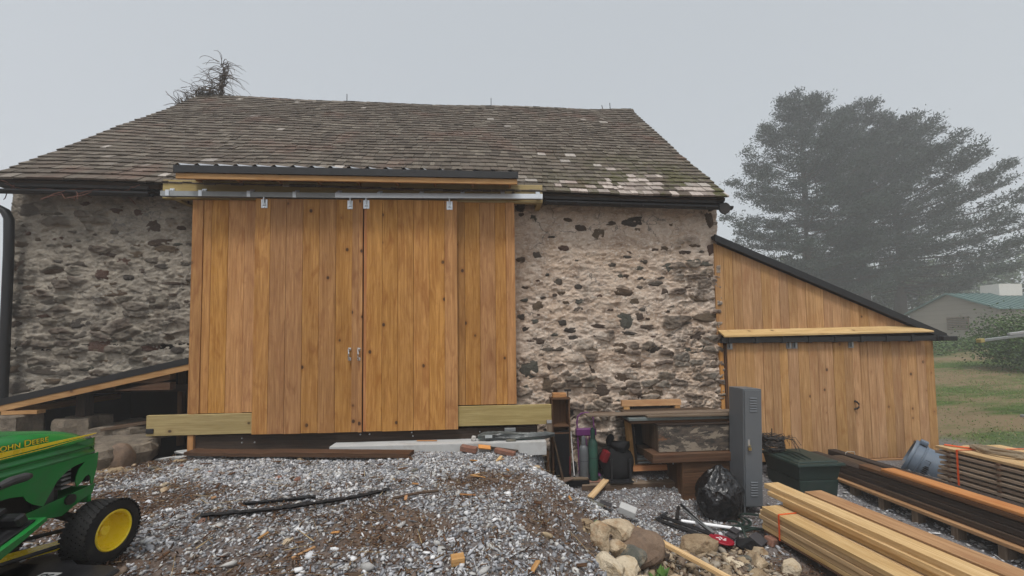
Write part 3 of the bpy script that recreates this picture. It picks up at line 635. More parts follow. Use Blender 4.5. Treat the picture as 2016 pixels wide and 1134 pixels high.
# ---- door surround
CED, PALE, TRE = wood('cedar', 'Z'), wood('cedar_pale', 'Z'), wood('treated', 'X')
def boards(parent, xs, z0, z1, yf, th, m, jit=.003, r=random):
    for a, b_ in zip(xs[:-1], xs[1:]):
        y = yf + r.uniform(-jit, jit)
        B().bb(a + .0016, b_ - .0016, y, y + th, z0 + r.uniform(-.004, .004), z1).build('plank', m, parent, bevel=.003)
def panel(name, x0, x1, yf, z0, z1, lab=None):
    return B().bb(x0 + .02, x1 - .02, yf, yf + .03, z0 + .03, z1 - .02).build(name, DARKWOOD, barn, label=lab)
rp = random.Random(3)
pn = panel('siding_panel', -4.80, -3.72, -.40, .90, 4.44); boards(pn, [-4.654, -4.527, -4.263, -3.998, -3.70], .897, 4.44, -.428, .026, CED, r=rp)
B().bb(-4.825, -4.654, -.448, .0, .897, 4.43).build('corner_board', CED, pn, bevel=.003)
pn = panel('siding_panel', -.55, .5, -.40, .94, 4.44); boards(pn, [-.56, -.335, -.073, .191, .386], .935, 4.46, -.428, .026, CED, r=rp)
B().bb(.386, .538, -.448, .0, .935, 4.458).build('corner_board', CED, pn, bevel=.003)
def hanger(x, z, y, par):
    b = B().box((x, y, z - .045), (.10, .008, .145)).box((x - .038, y - .005, z - .045), (.012, .006, .125)).box((x + .038, y - .005, z - .045), (.012, .006, .125))
    b.tube([(x, y - .02, z - .07), (x, y - .02, z + .07)], .013, 8); b.box((x, y - .012, z - .06), (.05, .024, .03))
    b.lathe([(.001, 0), (.012, 0), (.012, .012), (.001, .012)], 8, Matrix.Translation((x, y - .004, z - .105)) @ Matrix.Rotation(PI / 2, 4, 'X'))
    return b.build('hanger', GALV, par)
def handle(x, z, y, par):
    b = B().box((x, y - .004, z + .08), (.045, .008, .05)).box((x, y - .004, z - .08), (.045, .008, .05))
    b.tube([(x, y - .006, z + .085), (x, y - .05, z + .075), (x, y - .055, z), (x, y - .05, z - .075), (x, y - .006, z - .085)], .014, 8)
    return b.build('handle', STEEL, par, smooth=True)
dl = panel('sliding_door', -3.79, -2.045, -.47, .56, 4.44, 'left sliding door of brown cedar planks with a steel handle')
boards(dl, [-3.795, -3.55, -3.293, -3.025, -2.756, -2.486, -2.214], .547, 4.448, -.505, .03, CED, r=rp)
boards(dl, [-2.214, -2.10], .547, 4.448, -.522, .045, CED, r=rp); boards(dl, [-2.10, -2.038], .543, 4.45, -.535, .03, CED, r=rp)
for x in (-3.646, -2.247): hanger(x, 4.40, -.512, dl)
handle(-2.245, 1.835, -.508, dl)
dr = panel('sliding_door', -2.025, -.46, -.47, .56, 4.44, 'right sliding door of brown cedar planks with a steel handle')
boards(dr, [-2.031, -1.981], .546, 4.45, -.492, .02, wood('orange', 'Z'), r=rp)
boards(dr, [-1.981, -1.723, -1.463, -1.202, -.939, -.674, -.460], .546, 4.455, -.505, .03, CED, r=rp)
for x in (-1.986, -.586): hanger(x, 4.41, -.512, dr)
handle(-2.085, 1.833, -.536, dr)
for x0, x1 in ((-5.31, -2.105), (-2.10, 1.045)):
    B().bb(x0, x1, -.44, -.36, 4.447 + .012 * (x0 > -3), 4.765 + .02 * (x0 > -3)).build('header_beam', TRE, barn, bevel=.006)
for x in (-5.2, -3.9, -2.6, -1.3, .0, .95): B().bb(x, x + .09, -.358, -.02, 4.46, 4.60).build('beam_spacer', TRE, barn)
def rail(x0, x1, za, zb, m, name):
    prof = [(-.03, .042), (.03, .042), (.03, -.042), (.012, -.042), (.012, -.036), (.024, -.036), (.024, .036), (-.024, .036), (-.024, -.036), (-.012, -.036), (-.012, -.042), (-.03, -.042)]
    n = len(prof); V = [(x0, -.515 + u, za + v) for u, v in prof] + [(x1, -.515 + u, zb + v) for u, v in prof]
    return B().add(V, [(i, (i + 1) % n, n + (i + 1) % n, n + i) for i in range(n)] + [tuple(range(n)), tuple(range(n, 2 * n))[::-1]]).build('door_track', m, barn, label=name)
ra = rail(-5.26, -2.50, 4.495, 4.503, GALV_OLD, 'dull weathered half of the door track'); rb = rail(-2.495, 1.03, 4.505, 4.541, GALV, 'bright new half of the door track')
for x in (-5.15, -4.64, -3.88, -3.15, -2.45, -1.77, -1.065, -.367, .334, .956):
    z = 4.5 if x < -2.5 else 4.508 + (x + 2.5) * .01
    B().box((x, -.48, z + .052), (.065, .085, .010)).box((x, -.549, z + .004), (.055, .006, .10)).box((x, -.446, z + .082), (.07, .010, .065)).tube([(x - .02, -.45, z + .09), (x - .02, -.465, z + .09)], .011, 6).tube([(x + .02, -.45, z + .09), (x + .02, -.465, z + .09)], .011, 6).build('bracket', GALV, ra if x < -2.5 else rb)
# ---- small canopy above the doors
cano = B()
V = []; xs = []
x = -4.80
while x < .55:
    xs += [(x, 0), (x + .032, .03), (x + .06, .03), (x + .092, 0), (x + .19, .002)]; x += .289
for (x, dz) in xs: V += [(x, -.875, 4.822 + dz), (x, .12, 5.215 + dz)]
n = len(xs); cano.add(V, [(2 * i, 2 * i + 2, 2 * i + 3, 2 * i + 1) for i in range(n - 1)])
cano.add([(v[0], v[1], v[2] - .006) for v in V], [(2 * i + 1, 2 * i + 3, 2 * i + 2, 2 * i) for i in range(n - 1)])
cn = cano.build('canopy', plain('ribbed_metal_roofing', (.55, .56, .58), .35, .5, .6, .1), barn)
B().bb(-4.81, .575, -.885, -.86, 4.705, 4.818).build('drip_edge', BLACK_METAL, cn)
B().bb(-4.79, .56, -.858, -.82, 4.615, 4.702).build('fascia_board', wood('cedar_pale', 'X'), cn, bevel=.003)
for i in range(9): B().bb(-4.72 + i * .645, -4.68 + i * .645, -.815, -.10, 4.72, 4.80).build('rafter', wood('cedar', 'Y'), cn)
B().bb(-4.76, .53, -.815, -.45, 4.803, 4.817).build('soffit_board', wood('brown', 'X'), cn)
for s_ in (-4.805, .55): B().add([(s_, -.86, 4.71), (s_ + .02, -.86, 4.71), (s_ + .02, .05, 5.07), (s_, .05, 5.07), (s_, -.86, 4.817), (s_ + .02, -.86, 4.817), (s_ + .02, .05, 5.18), (s_, .05, 5.18)], [(3, 2, 1, 0), (4, 5, 6, 7), (0, 1, 5, 4), (1, 2, 6, 5), (2, 3, 7, 6), (3, 0, 4, 7)]).build('end_trim', BLACK_METAL, cn)
# ---- guide timbers under the doors
gb = B().bb(-5.44, -3.70, -.46, -.40, .558, .888).build('guide_beam', TRE, barn, bevel=.006)
B().box((-5.375, -.468, .64), (.115, .016, .08)).build('stop_block', BLACK_PLASTIC, gb, bevel=.006)
gb = B().bb(-.6, 1.14, -.46, -.40, .582, .918).build('guide_beam', TRE, barn, bevel=.006)
B().box((1.095, -.475, .545), (.095, .03, .23)).build('stop_block', wood('grey', 'Z'), gb, bevel=.004)
B().box((1.09, -.495, .63), (.08, .012, .05)).build('stop_plate', GALV, gb)
sb = B().bb(-4.78, .90, -.39, -.02, .25, .53).build('sill_beam', DARKWOOD, barn)
for x, z in ((-4.0, .47), (-4.0, .40), (-3.8, .40), (-2.1, .48), (-1.95, .48), (-1.25, .49), (-1.23, .43), (-.1, .47)):
    B().lathe([(.001, 0), (.014, 0), (.01, .012), (.001, .014)], 8, Matrix.Translation((x, -.391, z)) @ Matrix.Rotation(PI / 2, 4, 'X')).build('bolt', GALV, sb)
B().bb(-4.82, -4.73, -.44, .0, .24, .895).build('post', wood('cedar', 'Z'), barn)
B().bb(-4.6, .4, -.30, .055, .53, 4.5).build('interior_dark_block', plain('dark_interior', (.01, .009, .008), .95, .1), barn)  # solid near-black block painted in for the darkness behind the doors
# ---- lightning rods on the ridge
for x, h, lean in ((-3.98, .23, 0), (.25, .24, 0), (3.92, .2, -.06), (3.70, .13, -.35)):
    z = roof_pt(x, L_ROOF, .05).z; b = B().tube([(x, 4.2, z - .05), (x + lean * h, 4.2, z + h)], .011, 6); b.lathe([(.001, 0), (.03, 0), (.02, .05), (.001, .06)], 8, Matrix.Translation((x, 4.2, z - .04)))
    b.build('lightning_rod', BLACK_IRON, barn)

# ================================================================== DEAD VINE ON THE RIDGE
VINEM = plain('dead_vine_bark', (.115, .092, .075), .9, .15, 0, .3, 12)
vine = thing('dead_vine', 'leafless dead vine tangled at the end of the barn ridge', 'vine', (-7.6, 4.15, 9.1))
rv = random.Random(4)
def wig(p, d, n, step, droop, wander, r):
    p = Vector(p); d = Vector(d).normalized(); out = [p.copy()]
    for i in range(n):
        d = (d + Vector((rv.gauss(0, wander), rv.gauss(0, wander), rv.gauss(0, wander) - droop))).normalized(); p = p + d * step; out.append(p.copy())
    return out
b = B()
zt = 9.14
for i in range(7):
    b.tube([(-7.55 + rv.uniform(-.06, .06), 4.2, zt - .1)] + [(-7.55 + rv.gauss(0, .05) + .03 * k, 4.2 + rv.gauss(0, .04), zt + .155 * k) for k in range(1, 7)], [.020, .018, .017, .016, .014, .012, .008], 5, False)
b.build('stem', VINEM, vine)
b = B()
for i in range(80):
    z0 = zt + rv.uniform(.15, 1.0); side_ = rv.choice((-1, -1, 1, 1, 1)); pt = wig((-7.5 + rv.gauss(0, .05), 4.2 + rv.gauss(0, .04), z0), (side_ * rv.uniform(.4, 1), rv.gauss(0, .5), rv.uniform(-.1, .9)), rv.randint(6, 11), rv.uniform(.05, .09), .17, .16, 0)
    n_ = len(pt); b.tube(pt, [.009 - .006 * k / n_ for k in range(n_)], 4, False)
for i in range(36):
    z0 = zt + rv.uniform(.0, .45); pt = wig((-7.7 + rv.gauss(0, .12), 4.2 + rv.gauss(0, .05), z0 - .05), (-rv.uniform(.2, 1), rv.gauss(0, .5), rv.uniform(-.1, .8)), rv.randint(5, 9), rv.uniform(.05, .08), .12, .3, 0)
    n_ = len(pt); b.tube(pt, [.010 - .007 * k / n_ for k in range(n_)], 4, False)
for i in range(70):
    s = L_ROOF - rv.uniform(0, 1.1) ** 1.4; q = roof_pt(-7.98, s, .02); pt = wig(q, (-rv.uniform(0, .6), rv.gauss(0, .4), rv.uniform(.3, 1)), rv.randint(3, 7), rv.uniform(.04, .07), .1, .35, 0)
    n_ = len(pt); b.tube(pt, [.010 - .006 * k / n_ for k in range(n_)], 4, False)
pt = wig(roof_pt(-7.98, L_ROOF - 1.1, .02), (-.75, 0, .6), 6, .09, -.02, .08, 0); b.tube(pt, .008, 4, False)
b.build('twigs', VINEM, vine)
b = B()
for i in range(120):
    q = Vector((-7.85 + rv.gauss(0, .22), 4.15 + rv.gauss(0, .12), zt + .02 + abs(rv.gauss(0, .05)))); pt = wig(q, (rv.gauss(0, 1), rv.gauss(0, 1), rv.gauss(0, .3)), 3, .06, .1, .4, 0); b.tube(pt, .009, 4, False)
b.build('litter', VINEM, vine)
b = B()
for i in range(26):
    x = rv.uniform(-7.8, -5.9); pt = wig((x, -.33, 4.61), (rv.choice((-1, 1)), rv.gauss(0, .15), rv.uniform(0, .35)), rv.randint(4, 9), .06, .06, .18, 0); b.tube(pt, .006, 4, False)
o = b.build('vine_runner', plain('red_vine_bark', (.16, .075, .055), .9, .2)); tag(o, 'thin reddish vine runners lying along the gutter over the wall', 'vine')

# ================================================================== LEAN-TO SHED ON THE RIGHT
shed = thing('lean_to_shed', 'pale wooden lean-to shed with black sloping roof edge against the barn corner', 'shed', (6.7, 1.5, -.4))
PX = wood('cedar_pale', 'X')
rs = random.Random(8)
def rake_z(x): return 3.955 + (x - 4.44) * (2.045 - 3.955) / (9.06 - 4.44)
B().bb(4.56, 8.88, .02, 6.0, -.45, 1.98).build('wall', DARKWOOD, shed)
B().add([(4.56, .02, 1.99), (8.8, .02, 1.99), (4.56, .02, rake_z(4.56) - .16), (4.56, 6, 1.99), (8.8, 6, 1.99), (4.56, 6, rake_z(4.56) - .16)], [(0, 1, 2), (3, 5, 4), (0, 2, 5, 3), (1, 4, 5, 2), (0, 3, 4, 1)]).build('gable_wall', DARKWOOD, shed)
up_ = B().bb(4.5, 4.6, -.012, .018, 2.0, 3.8).build('gable_siding', DARKWOOD, shed)
x = 4.43
while x < 8.75:
    w = rs.uniform(.175, .20); x1 = min(x + w, 8.78); y = -.045 + rs.uniform(-.003, .003); za, zb = rake_z(x) - .09, rake_z(x1) - .09
    if zb > 2.16:
        B().add([(x + .002, y, 2.1), (x1 - .002, y, 2.1), (x1 - .002, y, zb), (x + .002, y, za), (x + .002, y + .028, 2.1), (x1 - .002, y + .028, 2.1), (x1 - .002, y + .028, zb), (x + .002, y + .028, za)], [(0, 1, 2, 3), (4, 7, 6, 5), (0, 4, 5, 1), (3, 2, 6, 7), (0, 3, 7, 4), (1, 5, 6, 2)]).build('plank', PALE, up_, bevel=.003)
    x = x1
# roof slab with black rake trim
xa, xb = 4.40, 9.10
rf = B().add([(xa, -.10, rake_z(xa) - .02), (xb, -.10, rake_z(xb) - .02), (xb, 6.3, rake_z(xb) - .02), (xa, 6.3, rake_z(xa) - .02), (xa, -.10, rake_z(xa) + .03), (xb, -.10, rake_z(xb) + .03), (xb, 6.3, rake_z(xb) + .03), (xa, 6.3, rake_z(xa) + .03)], [(3, 2, 1, 0), (4, 5, 6, 7), (0, 1, 5, 4), (1, 2, 6, 5), (2, 3, 7, 6), (3, 0, 4, 7)]).build('roof', BLACK_METAL, shed)
B().add([(xa, -.135, rake_z(xa) - .085), (xb, -.135, rake_z(xb) - .085), (xb, -.135, rake_z(xb) + .045), (xa, -.135, rake_z(xa) + .045), (xa, -.102, rake_z(xa) - .085), (xb, -.102, rake_z(xb) - .085), (xb, -.102, rake_z(xb) + .045), (xa, -.102, rake_z(xa) + .045)], [(0, 1, 2, 3), (4, 7, 6, 5), (0, 4, 5, 1), (3, 2, 6, 7), (0, 3, 7, 4), (1, 5, 6, 2)]).build('rake_trim', BLACK_METAL, rf)
for i in range(12):
    y = .2 + i * .52
    B().add([(xa, y, rake_z(xa) + .031), (xb, y, rake_z(xb) + .031), (xb, y + .04, rake_z(xb) + .031), (xa, y + .04, rake_z(xa) + .031), (xa, y + .02, rake_z(xa) + .06), (xb, y + .02, rake_z(xb) + .06)], [(0, 1, 5, 4), (2, 3, 4, 5), (0, 4, 3), (1, 2, 5)]).build('roof_rib', BLACK_METAL, rf)
# sloping weather board and track
ld = B().add([(4.45, -.045, 2.185), (8.42, -.045, 2.235), (8.70, -.235, 2.13), (4.45, -.235, 2.075), (4.45, -.045, 2.155), (8.42, -.045, 2.205), (8.70, -.235, 2.10), (4.45, -.235, 2.045)], [(3, 2, 1, 0), (4, 5, 6, 7), (0, 1, 5, 4), (1, 2, 6, 5), (2, 3, 7, 6), (3, 0, 4, 7)]).build('weather_board', wood('fresh', 'X'), shed)
tk = B().bb(4.42, 9.05, -.20, -.14, 1.935, 2.035).build('door_track', BLACK_METAL, shed, bevel=.006)
for i in range(9): B().bb(4.55 + i * .53, 4.61 + i * .53, -.212, -.135, 1.925, 2.043).build('bracket', BLACK_METAL, tk)
B().bb(8.84, 9.14, -.28, 6.2, 1.93, 2.02).build('eave_gutter', BLACK_METAL, shed, bevel=.01)
# sliding door (left) and fixed siding (right)
sdr = B().bb(4.6, 7.2, -.085, -.06, -.30, 1.93).build('sliding_door', DARKWOOD, shed, label='sliding door of pale planks on black hangers')
def run(par, xa_, xb_, yf, z0, z1, wr, mats):
    x = xa_
    while x < xb_ - .03:
        w = rs.uniform(*wr); x1 = min(x + w, xb_); y = yf + rs.uniform(-.003, .003)
        B().bb(x + .0022, x1 - .0022, y, y + .026, z0 + rs.uniform(-.008, .008), z1).build('plank', rs.choice(mats), par, bevel=.003); x = x1
run(sdr, 4.575, 7.25, -.115, -.30, 1.945, (.15, .225), [PALE])
sfx = B().bb(7.2, 8.9, -.02, .015, -.33, 1.93).build('siding', DARKWOOD, shed)
run(sfx, 7.18, 8.92, -.05, -.33, 1.945, (.14, .21), [PALE])
B().bb(4.46, 4.535, -.06, .03, -.4, 1.94).build('corner_board', CED, shed, bevel=.003)
B().bb(4.545, 4.58, -.08, .03, -.38, 1.92).build('door_jamb', wood('brown', 'Z'), shed, bevel=.003)
B().bb(6.9, 9.0, -.085, .0, -.42, -.34).build('base_board', wood('cedar_pale', 'X'), shed, bevel=.004)
for x in (4.62, 5.8, 5.92, 7.07): 
    z = 1.87; B().box((x, -.125, z), (.10, .012, .11)).box((x, -.15, z + .02), (.035, .03, .10)).build('hanger', GALV_OLD, sdr)
B().tube([(7.10, -.12, .79), (7.10, -.15, .785), (7.135, -.165, .74), (7.13, -.165, .68), (7.105, -.15, .65), (7.09, -.12, .645)], [.02, .016, .015, .015, .016, .02], 8).build('handle', BLACK_IRON, sdr, smooth=True)

# ================================================================== CELLAR ENTRANCE (LEFT)
cel = thing('cellar_entrance', 'low sloping roof with black edge and timber rafters over cellar steps', 'entrance', (-6.4, -.1, .1))
def cz(x): return 1.81 + (x + 4.88) * .2175
xa, xb = -8.6, -4.885
def slopebox(y0, y1, lo, hi, xa=xa, xb=xb): return B().add([(xa, y0, cz(xa) + lo), (xb, y0, cz(xb) + lo), (xb, y1, cz(xb) + lo), (xa, y1, cz(xa) + lo), (xa, y0, cz(xa) + hi), (xb, y0, cz(xb) + hi), (xb, y1, cz(xb) + hi), (xa, y1, cz(xa) + hi)], [(3, 2, 1, 0), (4, 5, 6, 7), (0, 1, 5, 4), (1, 2, 6, 5), (2, 3, 7, 6), (3, 0, 4, 7)])
slopebox(-.33, -.055, -.06, -.02).build('roof', BLACK_METAL, cel)
slopebox(-.37, -.335, -.105, .0).build('drip_edge', BLACK_METAL, cel)
slopebox(-.36, -.325, -.205, -.107).build('fascia_board', wood('cedar_pale', 'X'), cel)
B().bb(-6.05, -5.2, -.32, -.20, 1.28, 1.40).build('rafter', wood('brown', 'X'), cel)
B().add([(-6.12, -.32, 1.36), (-5.2, -.32, 1.56), (-5.2, -.2, 1.56), (-6.12, -.2, 1.36), (-6.02, -.32, 1.28), (-5.2, -.32, 1.45), (-5.2, -.2, 1.45), (-6.02, -.2, 1.28)], [(0, 1, 2, 3), (7, 6, 5, 4), (0, 4, 5, 1), (1, 5, 6, 2), (2, 6, 7, 3), (3, 7, 4, 0)]).build('rafter', wood('brown', 'X'), cel)
B().bb(-7.75, -7.55, -.32, 1.5, .93, 1.03).build('purlin', wood('cedar', 'Y'), cel)
B().bb(-5.58, -5.50, .35, .43, .2, 1.6).build('post', wood('brown', 'Z'), cel)
B().bb(-6.95, -6.80, .0, .15, -.2, 1.2).build('post', wood('dark', 'Z'), cel)
B().bb(-7.6, -5.0, .12, .2, 1.2, 1.32).build('beam', wood('dark', 'X'), cel)
# cellar recess behind the barn wall, earth walls coloured near black to paint in its shade
CELLAR = plain('shade_black_cellar_earth', (.008, .007, .006), .95, .05, 0, .3, 4, .4)
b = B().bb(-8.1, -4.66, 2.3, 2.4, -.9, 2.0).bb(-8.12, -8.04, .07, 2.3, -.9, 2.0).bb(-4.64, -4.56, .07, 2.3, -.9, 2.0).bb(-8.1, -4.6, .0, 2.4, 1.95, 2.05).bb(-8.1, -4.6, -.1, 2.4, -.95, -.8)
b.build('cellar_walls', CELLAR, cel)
# stepped rubble slabs
m = MT('weathered_step_stone', .9, .2); v = m.vec((1, 1, 1)); n1 = m.noise(v, 4, 6, .7); n2 = m.noise(v, 24, 4, .7)
c = m.mix(m.ramp(n1, [(.35, 0), (.65, 1)]), (.11, .092, .072), (.25, .205, .155)); c = m.mix(m.math('MULTIPLY', m.ramp(n2, [(.55, 0), (.75, 1)]), .5), c, (.07, .062, .055)); m.col(c); m.bump(m.math('ADD', n1, n2), .8, .04); STEPS = m.m
def slab(name, poly, z0, z1, m, parent=None, jag=.03, seed=0, label=None):
    r = random.Random(seed); P = []
    for i, (u, v) in enumerate(poly):
        u2_, v2_ = poly[(i + 1) % len(poly)]; k = max(1, int(math.hypot(u2_ - u, v2_ - v) / .12))
        for q in range(k): P.append((u + (u2_ - u) * q / k + r.uniform(-jag, jag), v + (v2_ - v) * q / k + r.uniform(-jag, jag)))
    n = len(P); V = []; F = []
    lv = [(z1, .94), (z1 - .02, 1.0), ((z0 * .4 + z1 * .6), 1.03), (z0, .98)]; cu = sum(p[0] for p in P) / n; cv = sum(p[1] for p in P) / n
    for z, k in lv: V += [(cu + (u - cu) * k * r.uniform(.97, 1.03), cv + (v - cv) * k * r.uniform(.97, 1.03), z + r.uniform(-.012, .012)) for u, v in P]
    for q in range(3): F += [(q * n + i, (q + 1) * n + i, (q + 1) * n + (i + 1) % n, q * n + (i + 1) % n) for i in range(n)]
    V.append((cu, cv, z1)); F += [(i, (i + 1) % n, 4 * n) for i in range(n)]; V.append((cu, cv, z0)); F += [(3 * n + (i + 1) % n, 3 * n + i, 4 * n + 1) for i in range(n)]
    o = B().add(V, F).build(name, m, parent, label=label); fix_normals(o.data); return o
st = thing('cellar_steps', 'broken stone step slabs leading under the low cellar roof', 'steps', (-6.3, -.6, .1))
slab('tread', [(-7.05, .15), (-6.9, -.75), (-5.45, -1.25), (-5.15, -.72), (-5.35, -.30), (-5.75, -.02), (-6.4, .15)], .22, .535, STEPS, st, .03, 2)
slab('tread', [(-6.6, .65), (-6.55, -.2), (-5.9, -.15), (-5.6, .1), (-5.55, .55)], .40, .66, STEPS, st, .03, 3)
slab('rubble_block', [(-7.15, .3), (-7.1, -.2), (-6.6, -.2), (-6.62, .3)], .5, .82, STEPS, st, .04, 4)
slab('rubble_block', [(-8.4, .0), (-8.4, -.5), (-7.35, -.45), (-7.3, -.1)], .2, .93, STEPS, st, .05, 5)
b = B().box((0, 0, 0), (1.35, .26, .045)); o = b.build('loose_board', wood('old', 'X'), None, ((-5.7, .05, .72), (0.02, -.13, .28)), bevel=.004); tag(o, 'dark loose board lying on the cellar step slabs', 'board')
b = B().box((0, 0, 0), (.5, .14, .06)); o = b.build('timber_block', wood('cedar_pale', 'X'), None, ((-7.45, -.28, .965), (0, 0, .05)), bevel=.004); tag(o, 'short pale timber block wedged under the low cellar roof', 'block')

# ================================================================== BOULDERS AND ROCKS
def rock_mat(name, a, b_, c_=None, sc=3.5, ba=.9):
    m = MT(name, .9, .2); v = m.vec((1, 1, 1)); n1 = m.noise(v, sc, 6, .65); n2 = m.noise(v, sc * 7, 5, .72); c = m.mix(m.ramp(n1, [(.33, 0), (.67, 1)]), a, b_)
    if c_: c = m.mix(m.math('MULTIPLY', m.ramp(m.noise(v, sc * 2.1, 5, .7), [(.5, 0), (.65, 1)]), .75), c, c_)
    c = m.mix(m.math('MULTIPLY', m.ramp(n2, [(.56, 0), (.76, 1)]), .5), c, tuple(q * .35 for q in a)); m.col(c); m.bump(m.math('ADD', m.math('MULTIPLY', n1, .7), n2), ba, .03); return m.m
R_TAN = rock_mat('tan_rock', (.36, .265, .165), (.56, .46, .33), (.30, .18, .09)); R_BROWN = rock_mat('brown_boulder', (.13, .088, .062), (.235, .165, .115), (.10, .075, .06), 3, .5)
R_GREY = rock_mat('grey_green_rock', (.075, .078, .066), (.18, .172, .145), (.27, .21, .14)); R_CREAM = rock_mat('cream_rock', (.50, .40, .27), (.66, .575, .44), (.38, .27, .15)); R_DIRT = rock_mat('earthy_rock', (.27, .195, .12), (.40, .31, .20), (.20, .13, .075))
def rock(name, label, c, d, m, seed, ang=.5, rot=0, group=None, cat='rock', parent=None, sub=3, smooth=False):
    bm = bmesh.new(); bmesh.ops.create_icosphere(bm, subdivisions=sub, radius=.5); r = random.Random(seed)
    pl_ = [(Vector((r.gauss(0, 1), r.gauss(0, 1), r.gauss(0, .8))).normalized(), r.uniform(.26, .44)) for _ in range(9)]
    off = r.uniform(0, 99)
    from mathutils import noise as mn
    for v in bm.verts:
        p = v.co.copy()
        if ang > 0:
            for nrm, dd in pl_:
                t = p.dot(nrm) - dd
                if t > 0: p -= nrm * t * min(1, ang * 1.6)
        q = p * 2.2 + Vector((off, off, off)); p *= 1 + .22 * mn.noise(q) + .10 * mn.noise(q * 2.7) + .05 * mn.noise(q * 6)
        v.co = Vector((p.x * d[0], p.y * d[1], p.z * d[2]))
    me = bpy.data.meshes.new(name); bm.to_mesh(me); bm.free()
    if smooth: me.polygons.foreach_set('use_smooth', [True] * len(me.polygons))
    o = link(name, me, m, parent, c, (r.uniform(-.2, .2), r.uniform(-.2, .2), rot))
    if parent is None: tag(o, label, cat, group)
    return o

def gz(x, y): return float(ground_h(np.array(float(x)), np.array(float(y))))
# ================================================================== DOOR SILL AND WHAT LIES ROUND IT
b = B().prism([(-2.5, -.67), (-1.2, -.70), (.2, -.73), (1.0, -.74), (1.0, -.395), (-2.5, -.395)], 'z', .14, .36)
o = b.build('concrete_sill', CONCRETE, None, bevel=.012, seg=2); tag(o, 'pale concrete slab forming the sill in front of the sliding doors', 'slab')
for i, (poly, z, lab) in enumerate((([(-5.15, -.62), (-4.2, -.50), (-3.85, -.33), (-4.3, -.22), (-4.75, -.42)], .25, 'thin jagged sheet of white concrete on the ground left of doors'), ([(-5.05, -.40), (-4.75, -.42), (-4.35, -.08), (-4.5, -.05), (-4.85, -.2)], .30, 'smaller broken white concrete flake tilted against the sill beam'))):
    o = slab('concrete_flake', poly, z - .05, z, CONCRETE, None, .03, 11 + i); tag(o, lab, 'concrete')
pier = thing('stone_pier', 'short dry stack of rough stones under the end of the concrete sill', 'pier', (.78, -.45, -.42))
for i, (x, y, z, d) in enumerate(((.80, -.48, .055, (.44, .34, .085)), (.76, -.48, -.035, (.52, .36, .12)), (.62, -.5, -.05, (.25, .3, .09)), (.86, -.48, -.155, (.34, .34, .15)), (.64, -.5, -.16, (.30, .3, .14)), (.84, -.5, -.29, (.38, .36, .17)), (.6, -.52, -.3, (.3, .3, .15)), (.80, -.5, -.40, (.44, .38, .12)))):
    rock('stone', None, (x, y, z), (d[0] * 1.15, d[1], d[2] * 1.2), (R_TAN, R_GREY, R_DIRT, R_GREY)[i % 4], 40 + i, .9, 0, parent=pier, sub=2)
b = B().bb(1.035, 1.085, -.46, -.30, -.42, .13); o = b.build('timber_post', wood('brown', 'Z'), None, bevel=.005); tag(o, 'stubby reddish timber post beside the stone pier', 'post')
# weathered plank in front of the doors
b = B(); r = random.Random(2); n = 22
for i in range(n + 1):
    x = -1.84 + 3.68 * i / n; j = .02 if i < 9 else .004
    wl = -.115 + r.uniform(-j, j); wr = .115 + r.uniform(-j, j); tt = .03 - (.012 * r.random() if i < 9 else 0)
    b.V += [(x, wl, -.03), (x, wr, -.03), (x, wr, tt), (x, wl, tt + r.uniform(-.006, .006))]
for i in range(n):
    for q in range(4): b.F.append((i * 4 + q, i * 4 + (q + 1) % 4, i * 4 + 4 + (q + 1) % 4, i * 4 + 4 + q))
b.F += [(0, 1, 2, 3), (n * 4 + 3, n * 4 + 2, n * 4 + 1, n * 4)]
o = b.build('weathered_plank', wood('brown', 'X'), None, ((-2.92, -.84, .325), (0, -.012, -.18))); fix_normals(o.data); tag(o, 'long weathered brown plank with rotten end lying before the doors', 'plank')
# broken bricks and offcuts
BRICK = rock_mat('old_brick', (.20, .095, .065), (.30, .155, .11), (.16, .12, .10), 6, .4)
def block(name, lab, c, d, rot, m, cat, bev=.008, group=None):
    o = B().box((0, 0, 0), d).build(name, m, None, (c, rot), bevel=bev); tag(o, lab, cat, group); return o
block('brown_block', 'brown worn block resting on gravel beside the concrete sill', (-.27, -.82, .30), (.27, .10, .09), (.1, .1, -.32), BRICK, 'block')
block('long_brick', 'long reddish brick lying nearest to the stone pier', (.30, -1.0, .28), (.34, .09, .075), (.05, .1, -.5), BRICK, 'brick')
block('dark_stick', 'dark brown split stick between the long brick and the sill', (.28, -.83, .28), (.5, .05, .035), (0, .06, -.35), wood('dark', 'X'), 'stick')
block('wood_offcut', 'small orange wood offcut leaning on the front of the concrete sill', (-.02, -.78, .31), (.2, .09, .025), (.4, .15, .1), wood('orange', 'X'), 'offcut', .003)
block('wood_splinter', 'pale split wood splinter pointing towards the concrete sill', (.20, -1.32, .275), (.22, .045, .025), (.05, -.05, 1.25), wood('fresh', 'X'), 'splinter', .003)
block('wood_cube', 'small pale cut wood cube sitting alone on the near gravel', (-.187, -4.53, .60), (.085, .065, .05), (.05, 0, .2), wood('cedar_pale', 'X'), 'offcut', .003)
block('lath', 'thin broken lath lying on top of the concrete sill', (-.98, -.5, .372), (.34, .025, .012), (0, 0, -.1), wood('orange', 'X'), 'lath', .002)
